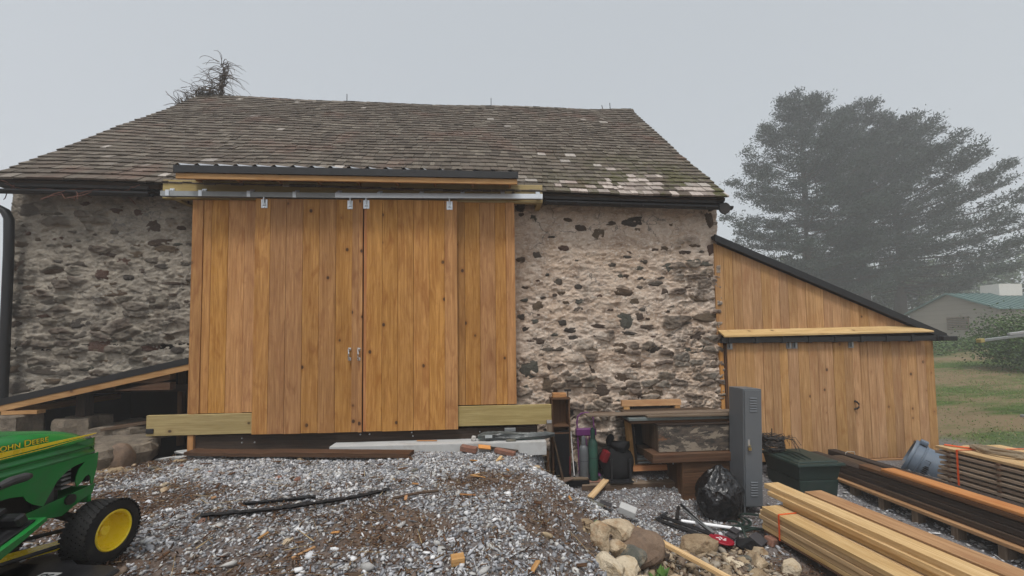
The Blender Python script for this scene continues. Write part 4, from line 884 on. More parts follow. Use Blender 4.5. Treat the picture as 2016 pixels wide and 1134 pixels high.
# plastic wrapped roll on the sill
m = MT('dusty_plastic_wrap', .35, .5); v = m.vec((.35, 1, 1)); n1 = m.noise(v, 6, 4, .6); n2 = m.noise(v, 18, 3, .6)
c = m.mix(m.ramp(n1, [(.4, 0), (.6, 1)]), (.035, .040, .040), (.13, .14, .135)); c = m.mix(m.math('MULTIPLY', m.ramp(m.noise(m.vec((.5, 1, 1)), 3, 3, .5), [(.55, 0), (.62, 1)]), .7), c, (.05, .13, .11)); m.col(c); m.bump(m.math('ADD', n1, m.math('MULTIPLY', n2, .5)), 1, .03); WRAP = m.m
b = B(); N, K = 46, 16; r = random.Random(9); V = []
for i in range(N + 1):
    t = i / N; x = -.13 + 1.30 * t; rad_ = .066 * (1 - .25 * t) * min(1, .35 + t * 9) * min(1, .4 + (1 - t) * 5)
    for k in range(K):
        a = 2 * PI * k / K; q = rad_ * (1 + .16 * math.sin(5 * a + 6 * t) + r.uniform(-.07, .07)); V.append((x, -.56 + math.cos(a) * q * 1.25 + .015 * math.sin(8 * t), .427 + math.sin(a) * q + .02 * math.sin(7 * t) * .3 - .012 * (math.sin(a) < -.6)))
F = [(i * K + k, i * K + (k + 1) % K, (i + 1) * K + (k + 1) % K, (i + 1) * K + k) for i in range(N) for k in range(K)] + [tuple(range(K)), tuple(range(N * K, N * K + K))[::-1]]
roll = b.add(V, F).build('wrapped_roll', WRAP, None, smooth=True); tag(roll, 'grey plastic wrapped roll with green print lying on the concrete sill', 'package')
B().box((0, 0, 0), (.12, .004, .05)).build('paper_label', plain('grey_paper', (.28, .30, .30), .7), roll, ((.05, -.645, .444), (-.35, 0, 0)))
rock('plastic_scrap', 'crumpled clear plastic scrap at the end of the wrapped roll', (-.2, -.56, .40), (.13, .10, .09), plain('clear_plastic_scrap', (.42, .40, .37), .3, .6, 0, .3, 20, .8), 77, .9, 0, cat='plastic')
block('stone_chip', 'flat grey stone chip propping up the wrapped roll', (.42, -.66, .376), (.17, .07, .028), (0, 0, .05), R_GREY, 'stone', .006)
block('metal_offcut', 'grey metal box offcut on the sill under the guide beam', (.42, -.42, .50), (.19, .07, .06), (0, 0, 0), GALV_OLD, 'offcut', .003)

# ================================================================== TOOLS AGAINST THE WALL
BR, OLD = wood('brown', 'Z'), wood('old', 'Z')
sh = thing('wooden_rack', 'tall narrow dark wooden rack leaning on wall beside the guide beam', 'rack', (1.33, -.3, -.40))
for x in (1.175, 1.475): B().bb(x - .013, x + .013, -.36, -.13, -.40, 1.0).build('side_board', BR, sh, bevel=.003)
for z in (.995, .52, .40): B().bb(1.15 if z > .9 else 1.19, 1.50 if z > .9 else 1.46, -.38, -.12, z - .012, z + .012).build('shelf', wood('brown', 'X'), sh, bevel=.003)
B().bb(1.19, 1.46, -.15, -.135, -.3, .99).build('back_panel', BR, sh)
B().bb(1.20, 1.44, -.30, -.17, 1.01, 1.085).build('block', wood('cedar', 'X'), sh, bevel=.004)
B().add([(1.2, -.375, .42), (1.46, -.375, .46), (1.44, -.44, -.36), (1.2, -.46, -.36), (1.2, -.35, .42), (1.46, -.35, .46), (1.44, -.38, -.36), (1.2, -.4, -.36)], [(0, 1, 2, 3), (7, 6, 5, 4), (0, 4, 5, 1), (1, 5, 6, 2), (2, 6, 7, 3), (3, 7, 4, 0)]).build('cloth', plain('black_cloth', (.010, .010, .011), .95, .1, 0, .3, 30, .5), sh)
mk = thing('mattock', 'rusty mattock with pale wooden handle leaning beside the wooden rack', 'mattock', (1.3, -.62, -.42))
B().tube([(1.15, -.44, .44), (1.20, -.49, .18), (1.27, -.57, -.2), (1.30, -.61, -.36)], [.014, .015, .018, .024], 8).build('handle', OLD, mk, smooth=True)
B().tube([(1.12, -.66, -.41), (1.2, -.64, -.375), (1.30, -.615, -.34), (1.38, -.60, -.325), (1.46, -.58, -.31)], [.012, .022, .035, .026, .03], 6).build('head', plain('rusty_iron', (.14, .095, .07), .8, .3, 0, .3, 12, .4), mk)
RED = plain('red_paint', (.16, .012, .016), .5, .4)
rk = thing('hoe', 'long wooden hoe handle with red end leaning on the rack', 'hoe', (1.45, -.4, -.38))
B().tube([(1.485, -.2, 1.10), (1.47, -.30, .4), (1.462, -.36, 0)], .013, 8).build('handle', OLD, rk); B().tube([(1.461, -.361, -.01), (1.45, -.385, -.3)], .018, 8).build('sleeve', RED, rk)
B().box((1.485, -.2, 1.12), (.12, .03, .04)).build('blade', BLACK_IRON, rk)
pw = thing('white_pole', 'thin white metal pole leaning beside the hoe handle', 'pole', (1.53, -.42, -.36)); B().tube([(1.51, -.28, .40), (1.528, -.42, -.34)], .010, 8).build('shaft', plain('white_paint', (.55, .54, .53), .5), pw); B().lathe([(.001, 0), (.014, 0), (.014, .05), (.001, .05)], 8, Matrix.Translation((1.529, -.424, -.37))).build('ferrule', BLACK_PLASTIC, pw)
br_ = thing('push_broom', 'black push broom lying at the foot of the wooden rack', 'broom', (1.45, -.5, -.44)); B().bb(1.2, 1.74, -.56, -.47, -.355, -.325).build('block', wood('grey', 'X'), br_, bevel=.004)
B().bb(1.19, 1.75, -.58, -.455, -.45, -.357).build('bristles', plain('black_bristles', (.010, .010, .011), .9, .1, 0, .3, 60, .8), br_)
# hand truck
PURP = plain('purple_paint', (.13, .028, .13), .45, .45, 0, .2, 8, .1, (.06, .03, .05), .4)
ht = thing('hand_truck', 'purple steel hand truck standing behind the gas cylinders', 'hand truck', (1.82, -.15, -.36))
B().tube([(1.66, -.25, -.3), (1.66, -.13, .55), (1.68, -.12, .63), (1.74, -.12, .685), (1.86, -.12, .70), (1.92, -.12, .67), (1.965, -.12, .60), (1.97, -.13, .5), (1.97, -.25, -.3)], .014, 8).build('frame', PURP, ht, smooth=True)
for z in (.42, .30, .05, -.2): B().tube([(1.66, -.135 - (.55 - z) * .13, z), (1.97, -.135 - (.55 - z) * .13, z)], .011, 6).build('crossbar', PURP, ht)
for x in (1.76, 1.815, 1.87): B().tube([(x, -.15, .42), (x, -.235, -.2)], .009, 6).build('slat', PURP, ht)
B().bb(1.63, 2.0, -.2, -.10, .30, .42).build('upper_plate', PURP, ht, bevel=.01)
B().bb(1.64, 1.99, -.45, -.24, -.33, -.32).build('toe_plate', PURP, ht)
for x in (1.60, 2.03): B().lathe([(.03, -.025), (.085, -.025), (.10, -.012), (.10, .012), (.085, .025), (.03, .025)], 16, Matrix.Translation((x, -.14, -.26)) @ Matrix.Rotation(PI / 2, 4, 'Y')).build('wheel', BLACK_PLASTIC, ht)
def cylinder(x, y, z0, h, r_, m, lab):
    t = thing('gas_cylinder', lab, 'gas cylinder', (x, y, z0)); k = h
    B().lathe([(.001, z0), (r_ * .9, z0), (r_, z0 + .02), (r_, z0 + k * .66), (r_ * .93, z0 + k * .71), (r_ * .72, z0 + k * .755), (r_ * .52, z0 + k * .775), (r_ * .5, z0 + k * .78)], 24, Matrix.Translation((x, y, 0))).build('body', m, t, smooth=True)
    B().lathe([(r_ * .46, z0 + k * .78), (r_ * .48, z0 + k * .80), (r_ * .48, z0 + k * .93), (r_ * .36, z0 + k * .98), (.001, z0 + k)], 20, Matrix.Translation((x, y, 0))).build('cap', m, t, smooth=True)
    B().lathe([(r_ * 1.005, 0), (r_ * 1.012, .002), (r_ * 1.012, .006), (r_ * 1.005, .008)], 24, Matrix.Translation((x, y, z0 + k * .42))).build('band', BLACK_PLASTIC, t, smooth=True)
    return t
cylinder(1.70, -.42, -.38, .74, .081, plain('grey_cylinder_paint', (.105, .112, .118), .5, .4, 0, .2, 7, .1, (.05, .05, .05), .4), 'shorter grey gas cylinder with domed cap beside the green one')
cylinder(1.865, -.42, -.40, .90, .082, plain('green_cylinder_paint', (.028, .085, .060), .48, .4, 0, .2, 7, .1, (.03, .045, .04), .4), 'taller green gas cylinder with domed cap beside the grey one')
block('base_tile', 'thin brown tile lying under the gas cylinders', (1.80, -.43, -.408), (.42, .2, .012), (0, 0, 0), BRICK, 'tile', .003)
# low timber platform
pf = thing('timber_platform', 'low weathered timber platform at the foot of the stone wall', 'platform', (2.4, -.35, -.5))
for i, (y0, y1) in enumerate(((-.62, -.47), (-.465, -.315), (-.31, -.16), (-.155, -.05))): B().bb(1.62, 3.25, y0, y1, -.475, -.418 + .003 * (i % 2)).build('board', wood('grey', 'X'), pf, bevel=.006)
B().bb(1.60, 3.25, -.645, -.625, -.56, -.42).build('edge_board', wood('old', 'X'), pf, bevel=.005)
block('plank_offcut', 'short yellow plank offcut propped on the timber platform edge', (1.86, -.72, -.44), (.52, .11, .03), (0, -.30, .72), wood('fresh', 'X'), 'offcut', .004)
# dark bag on the platform
FABRIC = plain('black_fabric', (.012, .012, .013), .8, .2, 0, .4, 14, .6)
bg_ = thing('duffel_bag', 'bulging black bag with red lining on the timber platform', 'bag', (2.27, -.42, -.41))
o = rock('body', None, (2.27, -.42, -.13), (.62, .42, .62), FABRIC, 81, .3, 0, parent=bg_, smooth=True); o = rock('flap', None, (2.33, -.45, .16), (.46, .36, .26), FABRIC, 82, .6, 0, parent=bg_, smooth=True)
rock('top_lump', None, (2.19, -.36, .26), (.15, .15, .22), FABRIC, 83, .4, 0, parent=bg_, smooth=True); B().box((2.05, -.5, .02), (.10, .14, .20), (.2, .3, .2)).build('lining', RED, bg_, bevel=.03, seg=2)
B().bb(2.10, 2.13, -.66, -.63, -.36, .0).bb(2.42, 2.45, -.66, -.63, -.36, .0).bb(2.08, 2.48, -.68, -.5, -.385, -.36).build('frame', BLACK_PLASTIC, bg_)
rock('pale_stone', 'small pale stone lying on the edge of the timber platform', (2.47, -.57, -.395), (.11, .08, .06), R_CREAM, 84, .3)
# window leaning on the wall behind the workbench
PX2 = wood('cedar_pale', 'X'); PZ2 = wood('cedar_pale', 'Z')
wf = thing('window_frame', 'wooden window frame with dark pane leaning on wall behind the workbench', 'window', (3.07, -.2, -.41))
def lean(y, z): return y
def lb(x0, x1, z0, z1, th, m, nm, dy=0):
    ya, yb = -.32 + (z0 + .3) * .2 + dy, -.32 + (z1 + .3) * .2 + dy
    B().add([(x0, ya - th, z0), (x1, ya - th, z0), (x1, yb - th, z1), (x0, yb - th, z1), (x0, ya, z0), (x1, ya, z0), (x1, yb, z1), (x0, yb, z1)], [(0, 1, 2, 3), (4, 7, 6, 5), (0, 4, 5, 1), (3, 2, 6, 7), (0, 3, 7, 4), (1, 5, 6, 2)]).build(nm, m, wf)
lb(2.50, 3.62, .80, .905, .06, PX2, 'head'); lb(2.53, 2.64, -.21, .80, .05, PZ2, 'jamb'); lb(3.50, 3.60, -.21, .80, .05, PZ2, 'jamb'); lb(2.53, 3.60, -.30, -.212, .06, wood('orange', 'X'), 'sill')
lb(2.65, 2.70, -.20, .79, .02, BLACK_IRON, 'sash', .015); lb(3.44, 3.49, -.20, .79, .02, BLACK_IRON, 'sash', .015); lb(2.71, 3.43, -.13, -.10, .02, GALV_OLD, 'sash_rail', .015); lb(2.71, 3.43, -.19, -.165, .02, GALV_OLD, 'sash_rail', .015); lb(2.71, 3.43, .74, .78, .02, BLACK_IRON, 'sash_rail', .015)
lb(2.71, 3.43, -.095, .735, .006, plain('dark_window_glass', (.015, .017, .018), .08, .5, 0, .1, 3, 0), 'pane', .012)
# workbench pile
m = MT('peeling_painted_wood', .85, .25); v = m.vec((.38, 1, 1)); n1 = m.noise(v, 5.5, 6, .72, .6); n2 = m.noise(v, 16, 5, .7)
c = m.mix(m.ramp(n2, [(.4, 0), (.62, 1)]), (.040, .036, .033), (.105, .085, .068)); c = m.mix(m.ramp(n1, [(.53, 0), (.56, 1)]), c, (.24, .20, .155)); c = m.mix(m.ramp(m.noise(v, 3.1, 5, .7), [(.56, 0), (.62, 1)]), c, (.17, .085, .045)); m.col(c); m.bump(n1, .8, .01); PEEL = m.m
cb = thing('wooden_cabinet', 'brown wooden cabinet standing on the ground under the workbench pile', 'cabinet', (3.65, -.5, -.72))
B().bb(3.235, 4.06, -.88, -.15, -.72, .0).build('body', wood('dark', 'X'), cb); 
for i in range(4): B().bb(3.235, 4.06, -.902, -.882, -.70 + i * .175, -.53 + i * .175).build('board', wood('brown', 'X'), cb, bevel=.004)
B().bb(3.215, 3.234, -.90, -.70, -.72, -.005).build('side_board', BR, cb, bevel=.003); B().bb(3.215, 3.234, -.695, -.45, -.72, -.005).build('side_board', BR, cb, bevel=.003); B().bb(3.215, 3.234, -.445, -.15, -.72, -.005).build('side_board', wood('old', 'Z'), cb, bevel=.003)
B().tube([(3.205, -.62, -.05), (3.20, -.62, -.12)], .008, 6).build('hasp', GALV, cb)
o = B().bb(2.70, 4.04, -.95, -.60, .004, .15).build('timber_beam', wood('brown', 'X'), None, bevel=.008); tag(o, 'brown squared timber lying across the wooden cabinet', 'beam')
o = B().bb(2.72, 4.04, -.55, -.14, .004, .12).build('timber_beam', wood('old', 'X'), None, bevel=.008); tag(o, 'dark squared timber behind the front one on the cabinet', 'beam')
ch = thing('wooden_chest', 'old wooden chest with peeling dark paint on top of the timbers', 'chest', (3.45, -.5, .155))
B().bb(2.85, 4.075, -.86, -.84, .156, .585).build('front_panel', PEEL, ch, bevel=.005); B().bb(2.87, 4.06, -.838, -.10, .156, .56).build('body', wood('dark', 'X'), ch)
B().bb(2.845, 2.868, -.838, -.10, .156, .585).build('end_panel', OLD, ch, bevel=.004); B().bb(2.83, 4.08, -.875, -.09, .587, .612).build('lid', wood('dark', 'X'), ch, bevel=.005)
wb = thing('workbench_top', 'old workbench top with grey painted edge resting on the chest', 'workbench', (3.3, -.5, .614))
B().bb(2.38, 4.16, -.80, -.10, .665, .712).build('top', plain('grey_green_paint', (.135, .155, .15), .75, .25, 0, .25, 7, .3, (.09, .065, .045), .6), wb, bevel=.005)
B().bb(2.42, 4.14, -.77, -.74, .614, .664).build('apron', wood('brown', 'X'), wb); B().bb(2.42, 2.5, -.72, -.1, .614, .664).build('rail', wood('brown', 'Y'), wb)
GR = wood('grey', 'X'); BN = wood('brown', 'X')
def brd(lab, c, d, rot, mm): o = B().box((0, 0, 0), d).build('loose_board', mm, None, (c, rot), bevel=.004); tag(o, lab, 'board')
brd('wide weathered board with dark tip jutting over the hand truck', (3.0, -.62, .757), (2.62, .22, .028), (0, 0, .01), wood('grey', 'X')); brd('warped brown board lying at the front edge of the workbench top', (3.46, -.76, .736), (1.55, .17, .03), (0, 0, -.02), wood('grey', 'X'))
brd('short broken board sticking out left of the workbench top', (2.28, -.42, .728), (.75, .18, .026), (0, .02, -.12), BN); brd('back board along the wall side of the workbench top', (3.3, -.25, .73), (1.7, .24, .03), (0, 0, .01), wood('old', 'X'))
# steel locker
LK = plain('grey_locker_paint', (.108, .118, .128), .45, .45, 0, .10, 4, .05, (.085, .09, .095), .35)
lk = thing('steel_locker', 'tall narrow grey steel locker with padlock beside the trash bag', 'locker', (4.15, -1.105, -.735), (0, rad(1.6), rad(0)))
B().bb(-.152, .152, -.165, .185, .125, 1.955).build('body', LK, lk, bevel=.004)
dr_ = B().bb(-.138, .138, -.186, -.168, .145, 1.935).build('door', LK, lk, bevel=.003)
for z0 in (1.60, .30):
    for i in range(6):
        z = z0 + i * .04; B().add([(-.06, -.187, z), (.06, -.187, z), (.06, -.187, z + .022), (-.06, -.187, z + .022), (-.055, -.198, z + .004), (.055, -.198, z + .004)], [(0, 1, 5, 4), (3, 2, 5, 4)[::-1], (0, 4, 3), (1, 2, 5)]).build('louvre', LK, dr_)
B().box((-.085, -.192, 1.12), (.03, .012, .10)).build('latch', GALV, dr_); pk = B().box((-.085, -.215, 1.03), (.045, .02, .04)); pk.tube([(-.099, -.215, 1.05), (-.099, -.215, 1.085), (-.085, -.215, 1.095), (-.071, -.215, 1.085), (-.071, -.215, 1.05)], .004, 6).build('padlock', plain('brass', (.55, .42, .18), .3, .5, .9), dr_)
for x in (-.14, .14):
    for y in (-.155, .17): B().bb(x - .012, x + .012, y - .012, y + .012, .0, .125).build('leg', LK, lk)
# black trash bag
from mathutils import noise as mno
bm = bmesh.new(); bmesh.ops.create_icosphere(bm, subdivisions=5, radius=1)
for v in bm.verts:
    p = v.co.normalized(); q = p * 1.3 + Vector((4, 2, 1)); az = math.atan2(p.y, p.x)
    r0 = 1 + .16 * mno.noise(q * 1.3) - .13 * abs(mno.noise(q * 2.4)) - .05 * abs(mno.noise(Vector((az * 2.2, p.z * 1.1, 3)) * 1.6))
    z = p.z; top = max(0, (z - .35) / .65)
    r0 *= 1 - .42 * top + .13 * top * math.sin(6 * az + 2 * mno.noise(q * 3)); r0 += .05 * top * mno.noise(q * 6)
    v.co = Vector((p.x * .37 * r0, p.y * .30 * r0, max(z, -.72) * .45 * (1 + .18 * mno.noise(q * 2) * top)))
me = bpy.data.meshes.new('trash_bag'); bm.to_mesh(me); bm.free()
m = MT('black_bin_liner', .22, .6); v = m.vec((1, 1, 1)); n1 = m.n('ShaderNodeTexVoronoi', {'Vector': m.n('ShaderNodeVectorMath', {0: v, 1: m.n('ShaderNodeVectorMath', {0: m.n('ShaderNodeTexNoise', {'Vector': v, 'Scale': 6, 'Detail': 3}).outputs['Color'], 1: (.22, .22, .22)}, operation='MULTIPLY').outputs[0]}, operation='ADD').outputs[0], 'Scale': 9}, feature='F1').outputs['Distance']
m.col((.008, .008, .009)); m.bump(m.math('ADD', n1, m.math('MULTIPLY', m.noise(v, 14, 4, .6), .6)), 0.8, .035)
me.polygons.foreach_set('use_smooth', [True] * len(me.polygons)); o = link('trash_bag', me, m.m, None, (3.58, -1.32, -.385), (0, 0, .3)); tag(o, 'full shiny black plastic trash bag beside the steel locker', 'trash bag')
# deck box with a coil of wire
GRN = plain('dark_green_plastic', (.018, .034, .029), .5, .4, 0, .2, 4, .12, (.045, .055, .05), .45)
dk = thing('storage_box', 'dark green plastic storage box with lid behind the lumber pile', 'storage box', (5.33, -.85, -.66))
def taper(x0, x1, y0, y1, z0, z1, t): return B().add([(x0 + t, y0 + t, z0), (x1 - t, y0 + t, z0), (x1 - t, y1 - t, z0), (x0 + t, y1 - t, z0), (x0, y0, z1), (x1, y0, z1), (x1, y1, z1), (x0, y1, z1)], [(3, 2, 1, 0), (4, 5, 6, 7), (0, 1, 5, 4), (1, 2, 6, 5), (2, 3, 7, 6), (3, 0, 4, 7)])
taper(4.99, 5.66, -1.20, -.46, -.66, -.27, .03).build('base', GRN, dk, bevel=.02, seg=2); taper(4.96, 5.69, -1.23, -.43, -.265, -.03, .04).build('upper_body', GRN, dk, bevel=.02, seg=2)
lidb = taper(4.93, 5.72, -1.26, -.40, -.03, .012, -.01).build('lid', GRN, dk, bevel=.012, seg=2); taper(5.0, 5.65, -1.19, -.47, .012, .034, -.02).build('lid_panel', GRN, lidb, bevel=.01)
for x in (5.08, 5.18, 5.28): B().tube([(x, -1.1, .035), (x + .04, -.85, .055), (x + .02, -.6, .04)], .014, 6).build('strap', GRN, lidb)
cw = thing('wire_coil', 'dark coil of old wire on the green storage box', 'wire', (5.06, -.55, .03))
b = B(); r = random.Random(6)
for i in range(34):
    R0 = r.uniform(.15, .19); z = .06 + r.uniform(0, .24); a0 = r.uniform(0, 6); b.tube([(5.06 + R0 * math.cos(a0 + 2 * PI * k / 20), -.55 + R0 * math.sin(a0 + 2 * PI * k / 20), z + .02 * math.sin(a0 + 3 * k) + r.uniform(-.006, .006)) for k in range(21)], .0065, 4, False)
b.build('loops', BLACK_IRON, cw); b = B()
for i in range(9):
    a = r.uniform(-1, 1); p0 = Vector((5.2 * 1, -.55, .25)); b.tube([(5.18, -.55 + .1 * a, .27), (5.28 + r.uniform(0, .1), -.6 + .1 * a, .25 + r.uniform(-.05, .08)), (5.36 + r.uniform(0, .1), -.6 + .15 * a, .10 + r.uniform(-.06, .1))], .004, 4, False)
b.tube([(5.05, -.55, .1), (5.06, -.55, .42)], .008, 5); b.build('loose_ends', BLACK_IRON, cw)
# hose
b = B(); HZ = -.675
pts = [(4.6, -1.6, HZ), (4.2, -1.44, HZ), (3.95, -1.36, HZ + .01), (3.80, -1.42, HZ), (3.78, -1.58, HZ), (3.62, -1.70, HZ + .012), (3.42, -1.72, HZ), (3.34, -1.78, HZ), (3.5, -1.80, HZ), (3.75, -1.78, HZ + .01), (3.95, -1.92, HZ), (4.05, -2.15, HZ), (3.98, -2.32, HZ)]
def smoothp(P, k=6):
    P = [Vector(p) for p in P]; out = []
    for i in range(len(P) - 1):
        p0, p1, p2, p3 = P[max(i - 1, 0)], P[i], P[i + 1], P[min(i + 2, len(P) - 1)]
        for q in range(k):
            t = q / k; out.append(.5 * ((2 * p1) + (p2 - p0) * t + (2 * p0 - 5 * p1 + 4 * p2 - p3) * t * t + (3 * p1 - p0 - 3 * p2 + p3) * t ** 3))
    return out + [P[-1]]
b.tube(smoothp(pts), .017, 8); b.tube(smoothp([(p[0] + .05, p[1] - .07, p[2] + .012) for p in pts[3:]]), .017, 8)
b.tube(smoothp([(3.46, -1.70, -.6), (3.50, -1.85, -.55), (3.47, -2.0, -.58), (3.44, -2.12, -.67)]), .016, 8)
o = b.build('garden_hose', plain('dark_green_hose', (.014, .028, .022), .45, .4), None, smooth=True); tag(o, 'dark green garden hose looped on the earth before the locker', 'hose')
# scrap heap: black metal frame, white tube, red disc, slate pieces
fr = thing('folded_stand', 'collapsed black metal frame lying in front of the wooden cabinet', 'frame', (2.8, -1.8, -.70))
for a, c_ in (((2.52, -1.40, -.66), (2.95, -2.10, -.62)), ((2.62, -1.36, -.64), (3.02, -2.05, -.60)), ((2.98, -1.28, -.52), (3.02, -2.15, -.62)), ((2.95, -1.26, -.56), (2.82, -1.45, -.66)), ((2.5, -1.42, -.67), (2.75, -1.3, -.62))):
    B().tube([a, c_], .026, 4).build('bar', BLACK_METAL if c_[2] > -.625 else BLACK_IRON, fr)
B().box((0, 0, 0), (.62, .05, .02)).build('rail', GALV_OLD, fr, ((3.0, -1.72, -.565), (0, .07, -1.45)))
o = B().tube([(2.80, -1.62, -.60), (3.58, -1.84, -.655)], .022, 10).build('fluorescent_tube', plain('white_tube_glass', (.85, .85, .85), .25, .5, 0, .03), None, smooth=True); tag(o, 'white fluorescent tube lying across the black metal frame', 'tube')
rd = thing('red_disc', 'flat red disc with white emblem on the scrap heap', 'disc', (3.05, -2.18, -.60), (rad(-3), rad(8), 0))
B().lathe([(.001, -.012), (.145, -.012), (.15, 0), (.145, .012), (.001, .012)], 32).build('disc', plain('crimson_plastic', (.30, .008, .022), .4, .5, 0, .08), rd)
WHT = plain('white_print', (.75, .72, .70), .6); b = B()
for k in range(5):
    a = k * 1.256; b.box((.05 * math.cos(a), .04 * math.sin(a), .0135), (.042, .018, .003), (0, 0, a + .6))
b.box((0, 0, .0135), (.02, .012, .003), (0, 0, .4)); b.build('emblem', WHT, rd)
rock('black_sack', 'small black lumpy sack next to the red disc', (3.30, -2.30, -.61), (.26, .2, .2), FABRIC, 85, .6, cat='sack')
SLATE = plain('dark_slate', (.045, .042, .045), .7, .3, 0, .2, 9, .3)
for i, (c_, d, ro, lab) in enumerate((((3.52, -2.22, -.60), (.17, .16, .04), (.45, -.1, .5), 'tilted square of dark slate near the end of the lumber bundle'), ((3.30, -2.02, -.63), (.2, .12, .025), (.2, .15, .7), 'dark slate piece lying between the hose and the black sack'), ((3.38, -1.96, -.60), (.16, .1, .02), (.3, .1, .7), 'small dark slate piece propped on another slate under the hose'))): block('slate_piece', lab, c_, d, ro, SLATE, 'slate', .004)
block('brown_brick', 'brown brick half buried next to the lumber pallet', (3.72, -2.2, -.64), (.16, .12, .10), (.1, .2, .4), BRICK, 'brick', .01)
block('cinder_block', 'pale grey concrete block half sunk in the gravel bank', (2.06, -1.5, -.47), (.24, .16, .10), (.15, .25, -.5), CONCRETE, 'block', .008)
block('slate_slab', 'flat grey slate slab on the bank below the stone pier', (1.62, -1.14, -.49), (.36, .15, .02), (.1, .22, -.55), R_GREY, 'slab', .004)
block('slate_chip', 'darker small slate chip beside the flat slate slab', (1.86, -1.1, -.53), (.18, .1, .02), (.1, .2, -.4), SLATE, 'slab', .004)
block('red_stone', 'reddish flat stone at the foot of the stone pier', (1.2, -.78, -.46), (.16, .1, .05), (.1, .1, .2), BRICK, 'stone', .015)

# ================================================================== ROCKS ON THE BANK
rock('brown_boulder', 'rounded brown boulder beside the broken cellar step slab', (-5.36, -.98, .37), (.36, .30, .42), R_BROWN, 3, .1, 0, cat='boulder', smooth=True)
slab('flat_rock', [(-5.75, -1.35), (-5.1, -1.42), (-4.95, -1.22), (-5.3, -1.05), (-5.7, -1.1)], .15, .27, R_DIRT, None, .03, 6); tag(bpy.data.objects['flat_rock'], 'flat earthy rock lying below the rounded brown boulder', 'rock')
for i, (c_, d, m_, ang, lab, rz) in enumerate((
    ((1.42, -2.90, -.06), (.46, .36, .27), R_TAN, .9, 'sharp-topped tan rock at the upper end of the wooden batten', .3),
    ((1.12, -3.27, .03), (.28, .24, .34), R_TAN, 1, 'upright wedge-shaped tan rock beside the brown boulder', .1),
    ((1.60, -3.02, -.20), (.54, .44, .38), R_BROWN, .15, 'smooth brown boulder in the middle of the rock pile', .2),
    ((1.45, -3.22, -.20), (.38, .28, .26), R_GREY, .9, 'grey green rock leaning on the smooth brown boulder', .5),
    ((1.12, -3.62, -.03), (.36, .22, .22), R_CREAM, .9, 'cream coloured split rock at the front of the rock pile', -.6),
    ((1.32, -3.42, -.18), (.34, .26, .22), R_CREAM, .7, 'cream and grey rock next to the split cream rock', .1),
    ((1.46, -3.52, -.28), (.30, .22, .18), R_CREAM, .9, 'low cream rock beside the green weeds', .4),
    ((1.32, -3.18, -.10), (.26, .2, .16), R_TAN, .9, 'small tan rock wedged between the pile boulders', .9),
    ((2.62, -2.38, -.56), (.50, .40, .32), R_DIRT, .3, 'earth-covered rounded rock between the batten and red disc', .1),
    ((1.88, -3.36, -.40), (.24, .22, .26), R_TAN, .8, 'tan rock standing on the far side of the weeds', .2),
    ((3.16, -2.72, -.60), (.34, .2, .16), R_TAN, .9, 'pale flat rock on the rubble by the lumber pallet', .6),
    ((3.46, -2.80, -.62), (.26, .2, .2), R_CREAM, .7, 'pale pitted rock close to the lumber pallet foot', .1),
    ((2.95, -2.72, -.60), (.26, .16, .14), R_DIRT, .9, 'tan stone on the rubble below the red disc', .2),
    ((.98, -3.05, .06), (.40, .30, .14), R_DIRT, .4, 'flattened earthy rock on the crest of the bank', .2),
    ((.80, -2.98, .12), (.34, .22, .12), BRICK, .3, 'low reddish brown rock on the crest of the bank', -.2))):
    rock('rock', lab, c_, d, m_, 120 + i, ang, rz)
r = random.Random(31)
for i in range(46):
    x = r.uniform(2.1, 3.65); y = r.uniform(-3.4, -2.35)
    if x > 3.3 and y < -2.6: continue
    s_ = r.uniform(.06, .16); rock('rubble_stone', 'small tan stone in the rubble between rock pile and lumber', (x, y, gz(x, y) + s_ * .15), (s_ * 1.4, s_, s_ * .7), r.choice((R_TAN, R_DIRT, R_DIRT, R_CREAM, R_GREY)), 200 + i, .9, r.uniform(0, 3), 'rubble stones', sub=2)
for i in range(34):
    x = r.uniform(-5.6, .9); y = r.uniform(-5.0, -.9)
    if i < 14: x = r.uniform(-5.9, -4.2); y = r.uniform(-2.2, -.6)
    s_ = r.uniform(.05, .12); rock('yard_stone', 'loose fist-sized stone lying on the gravel of the yard', (x, y, gz(x, y) + s_ * .2), (s_ * 1.4, s_, s_ * .65), r.choice((R_TAN, R_GREY, R_DIRT, BRICK, R_CREAM)), 260 + i, .8, r.uniform(0, 3), 'yard stones', sub=2)
for i in range(48):
    x = r.uniform(-4.5, 1.0); y = r.uniform(-5.0, -1.0); l = r.uniform(.06, .17)
    o = B().box((0, 0, 0), (l, r.uniform(.02, .045), .014)).build('wood_chip', wood(r.choice(('cedar', 'brown', 'cedar_pale', 'old', 'brown')), 'X'), None, ((x, y, gz(x, y) + .035), (r.uniform(-.3, .3), r.uniform(-.25, .25), r.uniform(0, 3))), bevel=.003)
    tag(o, 'orange brown wood chip lying on the gravel', 'wood chip', 'wood chips on the gravel')
o = B().box((0, 0, 0), (1.70, .07, .036)).build('wooden_batten', wood('fresh', 'X'), None, ((2.32, -3.31, -.33), (0, .29, -.632)), bevel=.003); tag(o, 'long yellow wooden batten sloping down over the rock pile', 'batten')
